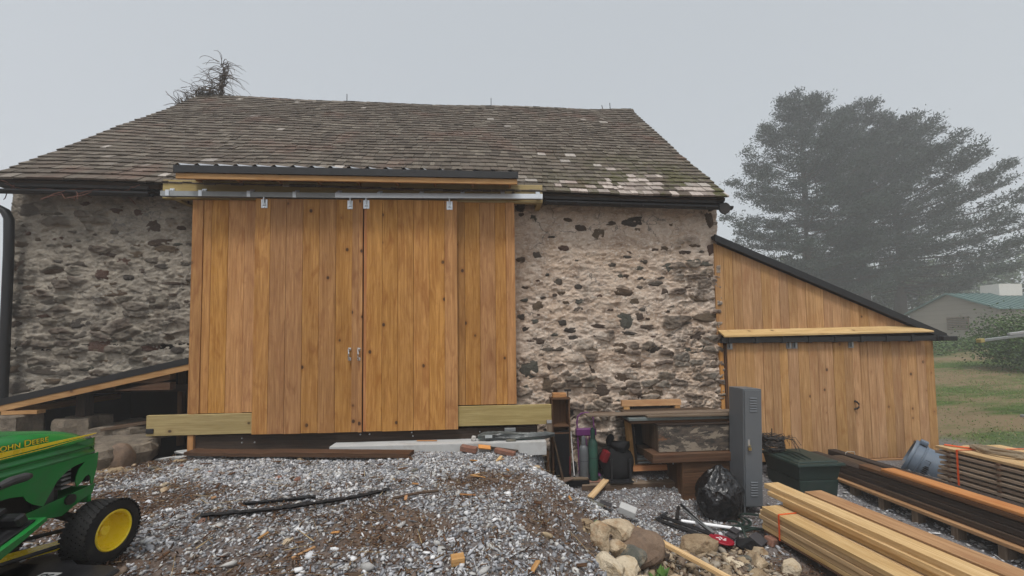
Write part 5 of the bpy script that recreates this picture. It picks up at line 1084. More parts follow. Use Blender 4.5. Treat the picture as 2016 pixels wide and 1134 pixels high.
# weeds
LEAF = MT('weed_leaf', .55, .3); nn = LEAF.noise(LEAF.vec((1, 1, 1)), 9, 3); LEAF.col(LEAF.mix(nn, (.035, .085, .016), (.10, .19, .035))); LEAF.put(LEAF.b.inputs['Subsurface Weight'], 0.0); LEAF = LEAF.m
def weed(lab, x, y, z, n, L, seed):
    t = thing('weed', lab, 'weed', (x, y, z)); r = random.Random(seed)
    for i in range(n):
        a = r.uniform(0, 6.28); e = r.uniform(.2, 1.1); l = L * r.uniform(.6, 1.2); d = Vector((math.cos(a) * math.cos(e), math.sin(a) * math.cos(e), math.sin(e))); s = Vector((-math.sin(a), math.cos(a), 0)) * l * .3; p = Vector((x, y, z)) + d * l * .5; u = d.cross(s).normalized() * l * .08
        B().add([p - d * l * .5, p - s * .8 - d * l * .1 + u, p - s * .6 + d * l * .25 + u, p + d * l * .6, p + s * .6 + d * l * .25 + u, p + s * .8 - d * l * .1 + u, p + d * .1 * l], [(0, 6, 1), (1, 6, 2), (2, 6, 3), (3, 6, 4), (4, 6, 5), (5, 6, 0)]).build('leaf', LEAF, t)
weed('bright green leafy weed sprouting at the corner of the rock pile', 1.70, -3.35, -.35, 26, .12, 1); weed('second green weed in the gap below the smooth brown boulder', 1.58, -3.52, -.33, 22, .13, 2); weed('little yellow green weed in the gravel above the wedge rock', 1.16, -2.98, .02, 16, .07, 3)
# torn black landscape fabric
FAB = plain('landscape_fabric', (.014, .014, .015), .7, .3, 0, .3, 20, .5)
def strip(lab, pts, w, seed):
    r = random.Random(seed); P = smoothp([(x, y, gz(x, y) + .05) for x, y in pts], 8); b = B(); n = len(P)
    for i, p in enumerate(P):
        d = (P[min(i + 1, n - 1)] - P[max(i - 1, 0)]); d.z = 0; d.normalize(); s = Vector((-d.y, d.x, 0)); k = w * r.uniform(.6, 1.1); f = r.uniform(.0, .018)
        b.V += [tuple(p - s * k), tuple(p + Vector((0, 0, f))), tuple(p + s * k * .8 + Vector((0, 0, -.01))), tuple(p + Vector((0, 0, -.03)))]
    for i in range(n - 1):
        for q in range(4): b.F.append((i * 4 + q, i * 4 + (q + 1) % 4, i * 4 + 4 + (q + 1) % 4, i * 4 + 4 + q))
    b.F += [(0, 1, 2, 3), (n * 4 - 1, n * 4 - 2, n * 4 - 3, n * 4 - 4)]
    o = b.build('landscape_fabric', FAB, None); fix_normals(o.data); tag(o, lab, 'fabric')
strip('long torn strip of black landscape fabric across the gravel', [(-2.46, -3.52), (-2.2, -3.50), (-1.95, -3.38), (-1.76, -3.34), (-1.5, -3.12), (-1.28, -2.92), (-1.06, -2.74)], .045, 1)
strip('shorter thin strip of black landscape fabric on brown mulch', [(-2.3, -3.2), (-2.1, -3.16), (-1.9, -3.08), (-1.72, -3.0)], .022, 2)
b = B().tube(smoothp([(-.95, -3.05, gz(-.95, -3.05) + .03), (-.7, -3.0, gz(-.7, -3) + .05), (-.5, -2.92, gz(-.5, -2.92) + .04)], 5), [.014] * 11, 6); o = b.build('fallen_branch', wood('old', 'X')); tag(o, 'short bent brown branch lying on gravel in mid yard', 'branch')

# ================================================================== LUMBER
FX, GX_, DX, OX, BX = wood('fresh', 'X'), wood('grey', 'X'), wood('dark', 'X'), wood('orange', 'X'), wood('brown', 'X')
ORANGE = plain('orange_strap', (.75, .10, .02), .45, .4, 0, .1)
ROT = (0, 0, rad(-84.5)); O = (3.74, -1.98, -.70)
lb_ = thing('lumber_bundle', 'strapped bundle of fresh yellow boards on a pallet beside the rubble', 'lumber', O, ROT)
r = random.Random(12); LEN = 4.2
def lbox(par, x0, x1, y0, y1, z0, z1, m, nm='board', rz=0, ry=0):
    return B().box((0, 0, 0), (x1 - x0, y1 - y0, z1 - z0)).build(nm, m, par, (((x0 + x1) / 2, (y0 + y1) / 2, (z0 + z1) / 2), (0, ry, rz)), bevel=.004)
for i in range(5): lbox(lb_, .12 + i * .92, .22 + i * .92, .0, .95, .005, .10, wood('grey', 'Y'), 'pallet_block')
for j, y in enumerate((.0, .44, .86)): lbox(lb_, .05, LEN, y, y + .09, .102, .122, BX, 'pallet_slat')
TH_ = .062; z = .125
for L_ in range(5):
    y = 0
    for k in range(4):
        w = .232; e = r.uniform(-.05, .05); lbox(lb_, .02 + e, LEN + r.uniform(-.1, .1), y + (r.uniform(-.014, .014) if k == 0 else 0), y + w, z + .003, z + TH_ - .003, FX); y += w + .006
    z += TH_
for x in (.30,): 
    b = B().bb(x, x + .022, -.012, -.008, .11, z + .004).bb(x, x + .022, -.012, .26, z + .002, z + .005); b.build('strap', ORANGE, lb_)
zt_ = z
lo = thing('loose_lumber', 'stacked pair of loose yellow beams on top of the lumber bundle', 'lumber', O, ROT, None)
lbox(lo, .10, LEN, .26, .50, zt_ + .006, zt_ + .066, FX); lbox(lo, -.12, LEN, .24, .47, zt_ + .068, zt_ + .128, FX, rz=.004); lbox(lo, -.22, LEN, .27, .50, zt_ + .130, zt_ + .195, FX, rz=-.002)
lo2 = thing('loose_plank', 'wide tan rough plank on the far side of the yellow lumber', 'plank', O, ROT); lbox(lo2, .05, LEN, .66, .93, zt_ + .10, zt_ + .15, wood('cedar_pale', 'X')); lbox(lo2, .10, LEN, .68, .92, zt_ + .006, zt_ + .05, BX, 'support_board'); lbox(lo2, .10, LEN, .70, .91, zt_ + .054, zt_ + .096, wood('old', 'X'), 'support_board')
block('plaster_lump', 'white and tan lump of old plaster beside the wide rough plank', (5.02, -1.95, -.62), (.34, .26, .05), (.1, .1, .5), R_CREAM, 'plaster', .015)
# dark salvaged beams on low blocks
for i in range(8):
    y = -.62 - i * .46
    o = B().bb(5.99, 6.12, y - .04, y + .04, gz(6.05, y) - .02, -.428).build('support_block', wood('grey', 'Z'), None, bevel=.006); tag(o, 'short wooden block propping the board under dark beams', 'block', 'blocks under the dark beams')
o = B().box((0, 0, 0), (3.9, .13, .045)).build('base_board', wood('cedar_pale', 'X'), None, ((6.03, -2.3, -.403), (0, 0, rad(-90))), bevel=.004); tag(o, 'long light board carried by the blocks under dark beams', 'board')
bm_lab = []
def dbeam(x, z, ya, yb, w, h, m, lab, rz=0, rx=0, grp=None):
    L_ = ya - yb; o = B().box((0, 0, 0), (L_, w, h)).build('salvaged_beam', m, None, ((x, (ya + yb) / 2, z), (0, rx, rad(-90) + rz)), bevel=.008, seg=1); tag(o, lab, 'beam', grp)
for q, z in enumerate((-.335, -.25, -.165)):
    for k, x in enumerate((6.17, 6.39, 6.61)[:2 if q == 2 else 3]): dbeam(x + r.uniform(-.03, .02), z, -.28 + r.uniform(-.15, .2), -4.3, .205, .078, wood('old', 'X') if (q + k) % 3 == 0 else DX, 'dark salvaged beam in the pile next to the grey bin', 0, 0, 'dark beam pile')
dbeam(6.16, -.082, -1.15, -4.3, .21, .06, BX, 'brown board under the freshly sawn orange board'); dbeam(6.17, -.028, -1.50, -4.3, .225, .045, OX, 'freshly sawn bright orange board on the dark beams')
dbeam(6.63, -.158, .12, -4.3, .17, .10, wood('dark', 'X'), 'long almost black beam tied with pale cord beside the orange board', .02, 0)
b = B(); b.tube([(6.53, -.45, -.22), (6.53, -.45, -.08), (6.57, -.45, -.06), (6.70, -.45, -.065), (6.73, -.45, -.2)], .006, 5); o = b.build('cord_loop', plain('pale_cord', (.45, .42, .36), .8)); tag(o, 'pale cord tied around the long dark beam', 'cord')
# grey bin on its side
BIN = plain('blue_grey_plastic', (.12, .155, .20), .5, .4, 0, .12, 5, .1, (.07, .085, .11), .4)
bn = thing('garbage_bin', 'blue grey plastic garbage bin tipped over beside the beams', 'garbage bin', (7.86, -.33, -.22), Vector((.50, -.62, -.36)).to_track_quat('Z', 'Y').to_euler())
bn.scale = (1.18, 1.18, 1.1)
prof = [(.001, .78), (.225, .78), (.235, .77), (.27, .12), (.275, .05), (.30, .045), (.305, .02), (.30, .0), (.285, .0), (.28, .03), (.262, .05), (.255, .12), (.225, .755), (.001, .76)]
B().lathe(prof, 32).build('body', BIN, bn, smooth=True)
B().lathe([(.276, .14), (.283, .145), (.281, .16), (.272, .165)], 32).build('rib', BIN, bn, smooth=True)
for s in (1, -1): B().box((0, s * .31, .09), (.16, .06, .10)).build('handle', BIN, bn, bevel=.02, seg=2)
b = B()
for i in range(5): b.box((-.268 + .0, -.08 + i * .028, .24), (.004, .016, .07 if i % 2 else .05))
b.box((-.270, .10, .25), (.004, .05, .006)).box((-.270, .125, .22), (.004, .006, .06)); b.build('print', BLACK_PLASTIC, bn)
# stickered stack
O2 = (7.40, -1.22, -.62); R2_ = (0, 0, rad(-93))
STK = wood('grey_tan', 'X')
sk = thing('stickered_lumber_stack', 'air dried lumber stack with spacers and orange strap behind the dark beams', 'lumber', O2, R2_)
for i in range(3): lbox(sk, .2 + i * 1.2, .32 + i * 1.2, .0, 1.1, .0, .10, wood('grey', 'Y'), 'base_timber')
z = .10
for L_ in range(10):
    y = .0 + r.uniform(-.015, .015)
    for k in range(5): lbox(sk, -.02 + r.uniform(-.06, .03), 3.6, y, y + .20, z, z + .044, wood('fresh', 'X') if L_ == 9 else STK); y += .212
    if L_ < 9:
        for i in range(6): lbox(sk, .12 + i * .62, .165 + i * .62, -.012, 1.06, z + .0455, z + .0755, wood('brown', 'Y'), 'sticker')
    z += .077
b = B().bb(.26, .285, -.018, -.014, .12, z - .02).bb(.26, .285, -.018, 1.08, z - .022, z - .018); b.build('strap', ORANGE, sk)
ZT = O2[2] + z - .027
b = B(); P = []
for k in range(60):
    a = k * .42; P.append((7.72 + (.16 + .02 * math.sin(k)) * math.cos(a) * .9, -1.75 + (.24 + .03 * math.cos(k * 1.3)) * math.sin(a) * 1.2, ZT + .02 + .0006 * k + .012 * math.sin(k * .9) ** 2))
b.tube(P, .02, 6); o = b.build('rope_coil', plain('grey_brown_rope', (.24, .19, .13), .9, .1, 0, .3, 40, .5), None, smooth=True); tag(o, 'coil of grey brown rope on top of the stickered lumber', 'rope')
o = B().box((0, 0, 0), (.34, .05, .012)).build('webbing_strap', ORANGE, None, ((7.62, -1.35, ZT + .012), (0, 0, -1.0))); tag(o, 'short piece of orange webbing lying on the stickered lumber', 'strap')

# ================================================================== GARDEN TRACTOR
JG = plain('green_tractor_paint', (.012, .185, .034), .2, .5, 0, .12, 5, .04, (.035, .10, .04), .55)
JY = plain('yellow_tractor_paint', (.85, .62, .02), .28, .5, 0, .08, 4, .03, (.42, .28, .03), .5)
RUB = plain('tyre_rubber', (.012, .012, .012), .75, .3, 0, .25, 12, .2, (.045, .04, .034), .5)
tr = thing('garden_tractor', 'green and yellow garden tractor with black tyres parked facing the barn', 'tractor', (-2.87, -4.9, .58))
XC = -2.87
def top_z(y): return float(np.interp(y, [-5.4, -5.0, -4.82, -4.59, -4.42, -4.33, -4.285], [1.555, 1.545, 1.535, 1.508, 1.472, 1.44, 1.40]))
prof = lambda t: [(0, t), (.10, t - .002), (.18, t - .012), (.232, t - .035), (.258, t - .065), (.268, min(1.415, t - .085) if t < 1.5 else 1.43), (.272, 1.392), (.262, 1.384), (.258, 1.372), (.266, 1.360), (.274, 1.354), (.274, 1.347), (.262, 1.340), (.258, 1.328), (.266, 1.316), (.275, 1.308), (.274, 1.29)]
ys = [-5.4, -5.2, -5.0, -4.82, -4.7, -4.59, -4.5, -4.42, -4.36, -4.32, -4.296, -4.285]
b = B(); ring = []
for y in ys:
    p = prof(top_z(y)); sh_ = 1 - .10 * max(0, (y + 4.40) / .115) ** 2
    full = [(XC + u * sh_, y, v) for u, v in p[::-1]] + [(XC - u * sh_, y, v) for u, v in p[1:]]
    ring.append(full)
n = len(ring[0])
for q in ring: b.V += q
b.F = [(i * n + k, i * n + k + 1, (i + 1) * n + k + 1, (i + 1) * n + k) for i in range(len(ys) - 1) for k in range(n - 1)]
hd = b.build('hood', JG, tr, smooth=True); fix_normals(hd.data)
sol = hd.modifiers.new('solid', 'SOLIDIFY'); sol.thickness = .006; sol.offset = -1
side = [(-4.292, 1.296), (-4.30, 1.20), (-4.322, 1.10), (-4.335, 1.10), (-4.338, 1.145), (-4.352, 1.168), (-4.372, 1.162), (-4.395, 1.135), (-4.423, 1.112), (-4.432, 1.145), (-4.429, 1.180), (-4.413, 1.222), (-4.376, 1.258), (-4.43, 1.252), (-4.477, 1.237), (-4.51, 1.215), (-4.538, 1.19), (-4.575, 1.13), (-4.608, 1.069), (-4.66, 1.10), (-4.694, 1.135), (-4.708, 1.165), (-4.773, 1.182), (-4.95, 1.19), (-5.4, 1.19), (-5.4, 1.296)]
for s in (1, -1):
    x = XC + s * .270; b = B().prism(side if s > 0 else side, 'x', min(x, x + s * .006), max(x, x + s * .006)); o = b.build('side_panel', JG, tr); fix_normals(o.data)
    x0 = XC + s * .2695
    st_ = [(-5.4, 1.406), (-4.82, 1.410), (-4.315, 1.4225), (-4.305, 1.427), (-4.82, 1.4385), (-5.4, 1.4385)]
    b = B().prism(st_, 'x', min(x0, x0 + s * .004), max(x0, x0 + s * .004)); o = b.build('stripe', JY, hd); fix_normals(o.data)
    b = B().prism([(-5.4, 1.396), (-4.6, 1.402), (-4.33, 1.4175), (-4.6, 1.406), (-5.4, 1.4025)], 'x', min(x0, x0 + s * .0035), max(x0, x0 + s * .0035)); o = b.build('pinstripe', JY, hd); fix_normals(o.data)
def lettering(body, size, mat_, off, x, y_end, z, name):
    cu = bpy.data.curves.new('txt', 'FONT'); cu.body = body; cu.size = size; cu.small_caps_scale = .80; cu.extrude = .0006; cu.offset = off; cu.align_x = 'RIGHT'; cu.space_character = 1.02
    for i, ch in enumerate(body):
        if ch.islower(): cu.body_format[i].use_small_caps = True
    o = bpy.data.objects.new('txt', cu); COL.objects.link(o); bpy.context.view_layer.update()
    me = bpy.data.meshes.new_from_object(o.evaluated_get(bpy.context.evaluated_depsgraph_get())); bpy.data.objects.remove(o); me.materials.clear()
    me.transform(Matrix(((0, 0, 1, 0), (1, 0, 0, 0), (0, 1, 0, 0), (0, 0, 0, 1))))
    return link(name, me, mat_, hd, (x, y_end, z))
for wd__, ye in (('Deere', -4.594), ('John', -4.732)):
    lettering(wd__, .050, BLACK_PLASTIC, .0018, XC + .2735, ye, 1.4435, 'lettering_outline'); lettering(wd__, .050, JY, 0, XC + .2752, ye, 1.4435, 'lettering')
B().bb(XC - .22, XC + .22, -4.30, -4.27, 1.10, 1.40).build('grille', BLACK_PLASTIC, tr, bevel=.01)
for i in range(6): B().bb(XC - .2, XC + .2, -4.268, -4.262, 1.12 + i * .045, 1.14 + i * .045).build('grille_bar', BLACK_PLASTIC, tr)
B().bb(XC + .12, XC + .20, -4.285, -4.264, 1.33, 1.39).build('headlight', plain('headlight_glass', (.5, .48, .45), .15, .6), tr, bevel=.008)
eng = B().bb(XC - .19, XC + .16, -4.85, -4.40, .98, 1.27).build('engine', BLACK_IRON, tr, bevel=.02)
for i in range(5): B().bb(XC + .16, XC + .235, -4.475, -4.42, 1.115 + i * .026, 1.127 + i * .026).build('cooling_fin', GALV_OLD, eng)
B().bb(XC + .16, XC + .22, -4.57, -4.49, 1.03, 1.2).build('air_filter', plain('dark_grey_metal', (.05, .05, .052), .5), eng, bevel=.01)
fr_ = [(-4.27, 1.085), (-4.285, 1.03), (-4.35, 1.01), (-4.47, .955), (-4.60, .985), (-5.4, .98), (-5.4, 1.05), (-4.655, 1.05)]
for s in (1, -1): o = B().prism(fr_, 'x', XC + s * .235 - .006, XC + s * .235 + .006).build('chassis_rail', JG, tr); fix_normals(o.data)
B().lathe([(.001, 0), (.032, 0), (.032, .012), (.001, .012)], 16, Matrix.Translation((XC + .241, -4.43, 1.04)) @ Matrix.Rotation(PI / 2, 4, 'Y')).build('frame_hole', BLACK_IRON, tr)
B().bb(XC - .24, XC + .24, -4.31, -4.285, .97, 1.08).build('front_plate', JG, tr, bevel=.006)
B().tube([(XC - .29, -4.33, .80), (XC - .2, -4.34, .88), (XC, -4.35, .95), (XC + .2, -4.34, .88), (XC + .29, -4.33, .80)], .028, 8).build('front_axle', BLACK_IRON, tr)
B().tube([(XC + .2, -4.30, .82), (XC - .2, -4.9, .86)], .012, 6).tube([(XC + .27, -4.45, .78), (XC + .05, -5.2, .84)], .012, 6).build('tie_rod', BLACK_IRON, tr)
def wheel(x, y, z, R, wd, rr_, lab, s):
    M = Matrix.Translation((x, y, z)) @ Matrix.Rotation(PI / 2 * s, 4, 'Y')
    h = wd / 2
    t = B().lathe([(rr_, -h * .86), (rr_ * 1.08, -h * .98), (R * .80, -h), (R * .93, -h * .9), (R * .968, -h * .66), (R * .972, 0), (R * .968, h * .66), (R * .93, h * .9), (R * .80, h), (rr_ * 1.08, h * .98), (rr_, h * .86), (rr_ * .97, h * .6), (rr_ * .97, -h * .6), (rr_, -h * .86)], 48, M, False).build('tyre', RUB, tr, smooth=True)
    b = B(); nb = 40
    for k in range(nb):
        for j in range(6):
            u = -h * .74 + j * h * .296; a = 2 * PI * (k + .5 * (j % 2)) / nb
            for (da, du, la, lu) in ((0, 0, .105, h * .15), (.055, h * .13, .07, h * .10)):
                aa = a + da; c = Vector((R * .972 * math.cos(aa), R * .972 * math.sin(aa), u + du)); Rm_ = Matrix.Rotation(aa, 3, 'Z')
                b.box(M @ c, (R * .045, R * la, lu * 2), M.to_3x3() @ Rm_)
    b.build('tread', RUB, t)
    rm = B().lathe([(rr_ * .98, h * .84), (rr_ * 1.02, h * .90), (rr_ * .98, h * .96), (rr_ * .90, h * .90), (rr_ * .87, h * .45), (rr_ * .84, h * .05), (rr_ * .70, -h * .30), (rr_ * .50, -h * .36), (rr_ * .30, -h * .34), (.001, -h * .34)], 40, M, False).build('rim', JY, t, smooth=True)
    B().lathe([(rr_ * .24, -h * .34), (rr_ * .26, h * .20), (rr_ * .22, h * .26), (.001, h * .27)], 20, M).build('hub_cap', JY, rm, smooth=True)
    B().lathe([(.001, -h * .8), (rr_ * .8, -h * .8), (rr_ * .98, -h * .84), (rr_ * .98, -h * .6), (rr_ * .4, -h * .45), (.001, -h * .45)], 32, M).build('rim_back', JY, rm)
wheel(-2.52, -4.33, .795, .196, .165, .124, '', 1); wheel(XC * 2 + 2.52, -4.33, .795, .196, .165, .124, '', -1)
wheel(-2.47, -5.75, .865, .28, .26, .16, '', 1); wheel(XC * 2 + 2.47, -5.75, .865, .28, .26, .16, '', -1)
# footrests, pedal lever, dash, seat, fenders
for s in (1, -1):
    xi, xo = XC + s * .28, XC + s * .50; a, c_ = min(xi, xo), max(xi, xo)
    o = B().prism([(-5.5, 1.0), (-5.02, 1.0), (-4.90, 1.045), (-4.805, 1.085), (-4.80, 1.068), (-4.89, 1.02), (-5.0, .965), (-5.5, .965)], 'x', a, c_).build('footrest', JG, tr); fix_normals(o.data)
    o = B().prism([(-5.45, 1.003), (-5.02, 1.003), (-4.90, 1.048), (-4.83, 1.078), (-4.83, 1.085), (-4.90, 1.056), (-5.02, 1.012), (-5.45, 1.012)], 'x', a + .02, c_ - .03).build('rubber_mat', BLACK_PLASTIC, tr); fix_normals(o.data)
    B().bb(min(XC + s * .27, XC + s * .56), max(XC + s * .27, XC + s * .56), -6.15, -5.42, 1.17, 1.22).build('fender', JG, tr, bevel=.02, seg=2)
B().tube([(XC + .42, -4.955, 1.30), (XC + .42, -4.90, 1.312), (XC + .42, -4.835, 1.312), (XC + .42, -4.815, 1.31)], [.018, .023, .023, .015], 10).tube([(XC + .41, -5.05, 1.17), (XC + .42, -4.955, 1.30)], .014, 8).build('lift_lever', plain('worn_black_grip', (.035, .035, .035), .7), tr)
B().box((XC + .34, -4.93, 1.14), (.10, .10, .02), (.5, 0, 0)).box((XC + .34, -4.94, 1.09), (.03, .03, .10)).build('pedal', BLACK_PLASTIC, tr)
B().box((XC + .40, -4.88, 1.105), (.13, .05, .06), (.4, 0, 0)).build('pedal_box', BLACK_PLASTIC, tr, bevel=.01)
B().bb(XC - .22, XC + .22, -5.5, -5.39, 1.1, 1.62).build('dash', BLACK_PLASTIC, tr, bevel=.03, seg=2)
B().tube([(XC + .17 * math.cos(k * PI / 12), -5.55 - .06 * math.sin(k * PI / 12), 1.72 + .12 * math.sin(k * PI / 12)) for k in range(25)], .014, 8).build('steering_wheel', BLACK_PLASTIC, tr); B().tube([(XC, -5.45, 1.55), (XC, -5.56, 1.72)], .02, 8).build('steering_column', BLACK_IRON, tr)
B().bb(XC - .26, XC + .26, -6.2, -5.75, 1.24, 1.34).build('seat', JY, tr, bevel=.04, seg=2); B().box((XC, -6.22, 1.52), (.5, .09, .42), (-.2, 0, 0)).build('backrest', JY, tr, bevel=.03, seg=2)
B().bb(XC - .25, XC + .25, -6.2, -5.4, .8, 1.16).build('rear_body', BLACK_IRON, tr, bevel=.02)
# mower deck with black chute cover
mdk = B().prism([(XC - .5, -5.35), (XC + .33, -5.35), (XC + .33, -4.72), (XC + .20, -4.50), (XC - .2, -4.46), (XC - .5, -4.7)], 'z', .64, .70).build('mower_deck', BLACK_IRON, tr, bevel=.03, seg=2)
B().box((XC + .09, -4.43, .735), (.40, .10, .016), (.15, -.1, .5)).build('deck_bracket', JY, mdk); B().tube([(XC + .33, -4.43, .66), (XC + .33, -4.43, .76)], .016, 8).build('deck_pin', BLACK_IRON, mdk)
o = B().prism([(-2.80, -5.1), (-2.18, -5.0), (-2.16, -4.62), (-2.24, -4.585), (-2.45, -4.56), (-2.66, -4.42), (-2.80, -4.40)], 'z', .685, .70).build('chute_cover', BLACK_PLASTIC, mdk, bevel=.006)
B().tube([(-2.18, -5.0, .69), (-2.165, -4.62, .685), (-2.24, -4.585, .685), (-2.45, -4.56, .69), (-2.66, -4.42, .69)], .012, 6).build('chute_rim', BLACK_PLASTIC, mdk)
lbm = B().box((0, 0, 0), (.11, .05, .001)).build('warning_label', plain('white_label', (.72, .70, .67), .5), mdk, ((-2.50, -4.66, .7015), (0, 0, -.12)))
B().tube([(-2.535, -4.665, .703), (-2.51, -4.655, .703), (-2.50, -4.668, .703), (-2.47, -4.655, .703)], .004, 5).build('label_mark', BLACK_PLASTIC, lbm)

# ================================================================== BACKGROUND
def leafsoup(name, C_, D_, L_, Wd, m, parent, tint, up=None):
    """thin leaf triangles at C_, pointing along D_."""
    n = len(C_); r = np.random.RandomState(n % 9973); q = r.normal(size=(n, 3)); s = np.cross(D_, q); s /= np.linalg.norm(s, axis=1)[:, None] + 1e-9
    A = C_ - s * Wd[:, None]; Bq = C_ + s * Wd[:, None]; E_ = C_ + D_ * L_[:, None]; M_ = C_ + D_ * L_[:, None] * .5
    V = np.stack([C_, M_ - s * Wd[:, None], E_, M_ + s * Wd[:, None]], 1).reshape(-1, 3); F = np.arange(4 * n).reshape(n, 4)
    o = soup(name, V, F, m, parent, tint=np.repeat(tint, 4, 0)); return o
m = MT('pine_needles', .7, .2); m.col(m.attr('tint')); NEEDLE = m.m
m = MT('broad_leaves', .65, .25); m.col(m.attr('tint')); LEAVES = m.m
BARK = plain('pine_bark', (.075, .058, .046), .95, .1, 0, .3, 3, .6)
def pine(base, zt, prof, seed, label, asym=(0, 0), n_br=150, t0=.16):
    r = random.Random(seed); bx, by = base; bz = gz(bx, by); H = zt - bz
    t = thing('pine_tree', label, 'tree', (bx, by, bz - .1)); tk = B(); P = [(bx + .15 * math.sin(k * 1.1 + seed), by + .1 * math.cos(k * .9), bz - .2 + H * .93 * k / 10) for k in range(11)]
    tk.tube(P, [.66 * (1 - .88 * (k / 10) ** .9) + .02 for k in range(11)], 10); lim = B(); C_, D_, L_, W_, T_ = [], [], [], [], []
    def puff(c, rad_, n, out, tn):
        for w in range(n):
            d = Vector((r.gauss(0, 1), r.gauss(0, 1), r.gauss(.25, .8))); d = (d.normalized() + out * .5).normalized(); q = Vector((r.gauss(0, .5), r.gauss(0, .5), r.gauss(0, .28))) * rad_
            C_.append(c + q); D_.append(d); L_.append(r.uniform(.22, .46)); W_.append(r.uniform(.03, .07)); T_.append(tn)
    for i in range(n_br):
        u = t0 + (1 - t0) * ((i + r.random()) / n_br) ** .95; z0 = bz + H * u * .95; a = i * 2.399 + r.uniform(-.5, .5); ca, sa = math.cos(a), math.sin(a)
        R = prof(u) * (r.uniform(.55, 1.0) if r.random() < .45 else r.uniform(.9, 1.12)) * (1 + max(-.3, asym[0] * ca + asym[1] * sa)); el0 = -.12 + 1.05 * max(0, u - .38); el1 = .30 + 1.1 * max(0, u - .22); n = 10; p = Vector((bx, by, z0)); pts = [p.copy()]
        for k in range(n):
            e = el0 + (el1 - el0) * (k / n) ** 1.5 + r.uniform(-.10, .10); a2 = a + r.uniform(-.16, .16); p = p + Vector((math.cos(a2) * math.cos(e), math.sin(a2) * math.cos(e), math.sin(e))) * R / n; pts.append(p.copy())
        lim.tube(pts, [.10 * (1 - .88 * k / n) * (.4 + .6 * R / 8) for k in range(n + 1)], 5, False)
        for j in range(int(4 + R * 2.6)):
            f = .34 + .66 * (r.random() ** .8); q = f * n; k = min(int(q), n - 1); c = pts[k].lerp(pts[k + 1], q - k); dirv = (pts[k + 1] - pts[k]).normalized(); sv = Vector((-dirv.y, dirv.x, 0)); lat = r.uniform(-1, 1) * ((1 - f) * 1.5 + .35) * min(1.6, R * .24); c = c + sv * lat + dirv * abs(lat) * .6 + Vector((0, 0, r.uniform(0, .3) + abs(lat) * .15))
            k_ = r.uniform(.75, 1.25); puff(c, r.uniform(.45, .95), r.randint(26, 42), Vector((dirv.x, dirv.y, .5)).normalized(), (.040 * k_, .056 * k_, .044 * k_))  # needle tint paled so the colour itself carries some fog fade
        puff(pts[-1], .5, 24, Vector((ca, sa, .8)).normalized(), (.046, .064, .050))
    tk.build('trunk', BARK, t, smooth=True); lim.build('limbs', BARK, t)
    leafsoup('crown', np.array(C_), np.array(D_), np.array(L_), np.array(W_), NEEDLE, t, np.array(T_))
dome = lambda R: (lambda u: R * (.72 + .28 * math.sin(PI * min(1, u * 1.25))) * max(.04, 1 - max(0, (u - .45) / .58) ** 2.4) ** .6)
pine((37.9, 35.1), 31.0, dome(8.0), 1, 'pine tree standing closest to the barn behind the lean-to roof', (-.10, 0), 120, .17)
pine((44.5, 34.7), 30.0, dome(7.6), 2, 'pine tree standing in between the two other pines', (0, 0), 105, .24)
pine((48.8, 34.5), 27.6, dome(9.2), 3, 'widest pine tree leaning its limbs towards the small house', (.22, -.05), 125, .21)
# leafy masses
def crown(cx, cy, cz, rx, ry, rz, n, size, r, pal, C_, D_, L_, W_, T_, shell=.55):
    """leaf clumps through an uneven crown."""
    cl = [(Vector((r.gauss(0, 1), r.gauss(0, 1), r.gauss(0, 1))).normalized() * (r.uniform(shell, 1)), r.uniform(.16, .34), r.choice(pal)) for _ in range(max(8, int(n / 130)))]
    for i in range(n):
        c, s, pc = cl[r.randrange(len(cl))]; q = c + Vector((r.gauss(0, s), r.gauss(0, s), r.gauss(0, s * .8))); C_.append((cx + q.x * rx, cy + q.y * ry, cz + q.z * rz)); d = Vector((r.gauss(0, 1), r.gauss(0, 1), r.gauss(-.1, .7))).normalized(); D_.append(tuple(d)); L_.append(size * r.uniform(.6, 1.4)); W_.append(size * r.uniform(.22, .4)); k = r.uniform(.7, 1.3); T_.append((pc[0] * k, pc[1] * k, pc[2] * k))
GP_ = [(.055, .10, .028), (.075, .135, .036), (.045, .08, .025), (.095, .15, .045)]
def bush(label, x, y, rx, ry, rz, n, size, seed, pal=GP_, name='leafy_bush'):
    r = random.Random(seed); z = gz(x, y); t = thing(name, label, 'bush', (x, y, z)); A = [[] for _ in range(5)]; crown(x, y, z + rz * .95, rx, ry, rz, n, size, r, pal, *A); b = B()
    for k in range(7):
        a = r.uniform(0, 6.28); b.tube([(x, y, z - .1), (x + math.cos(a) * rx * .3, y + math.sin(a) * ry * .3, z + rz * .7), (x + math.cos(a) * rx * .6, y + math.sin(a) * ry * .6, z + rz * 1.4)], [.05, .035, .012], 5)
    b.build('stems', BARK, t); leafsoup('foliage', *[np.array(q) for q in A[:4]], LEAVES, t, np.array(A[4]))
bush('large green bush hiding the corner of the small house', 24.3, 8.2, 1.75, 1.8, 1.35, 13000, .105, 5)
bush('low green shrub growing below the louvred gable wall', 36.0, 17.5, 3.0, 1.4, .45, 2600, .14, 6); bush('ragged low shrub at the lawn edge beside the pines', 31.5, 17.0, 2.6, 1.3, .5, 2200, .14, 7); bush('rounded shrub at the edge of the lawn by the lean-to', 27.5, 15.5, 2.0, 1.2, .5, 1800, .13, 8)
r = random.Random(17); A = [[] for _ in range(5)]; tr_ = B()
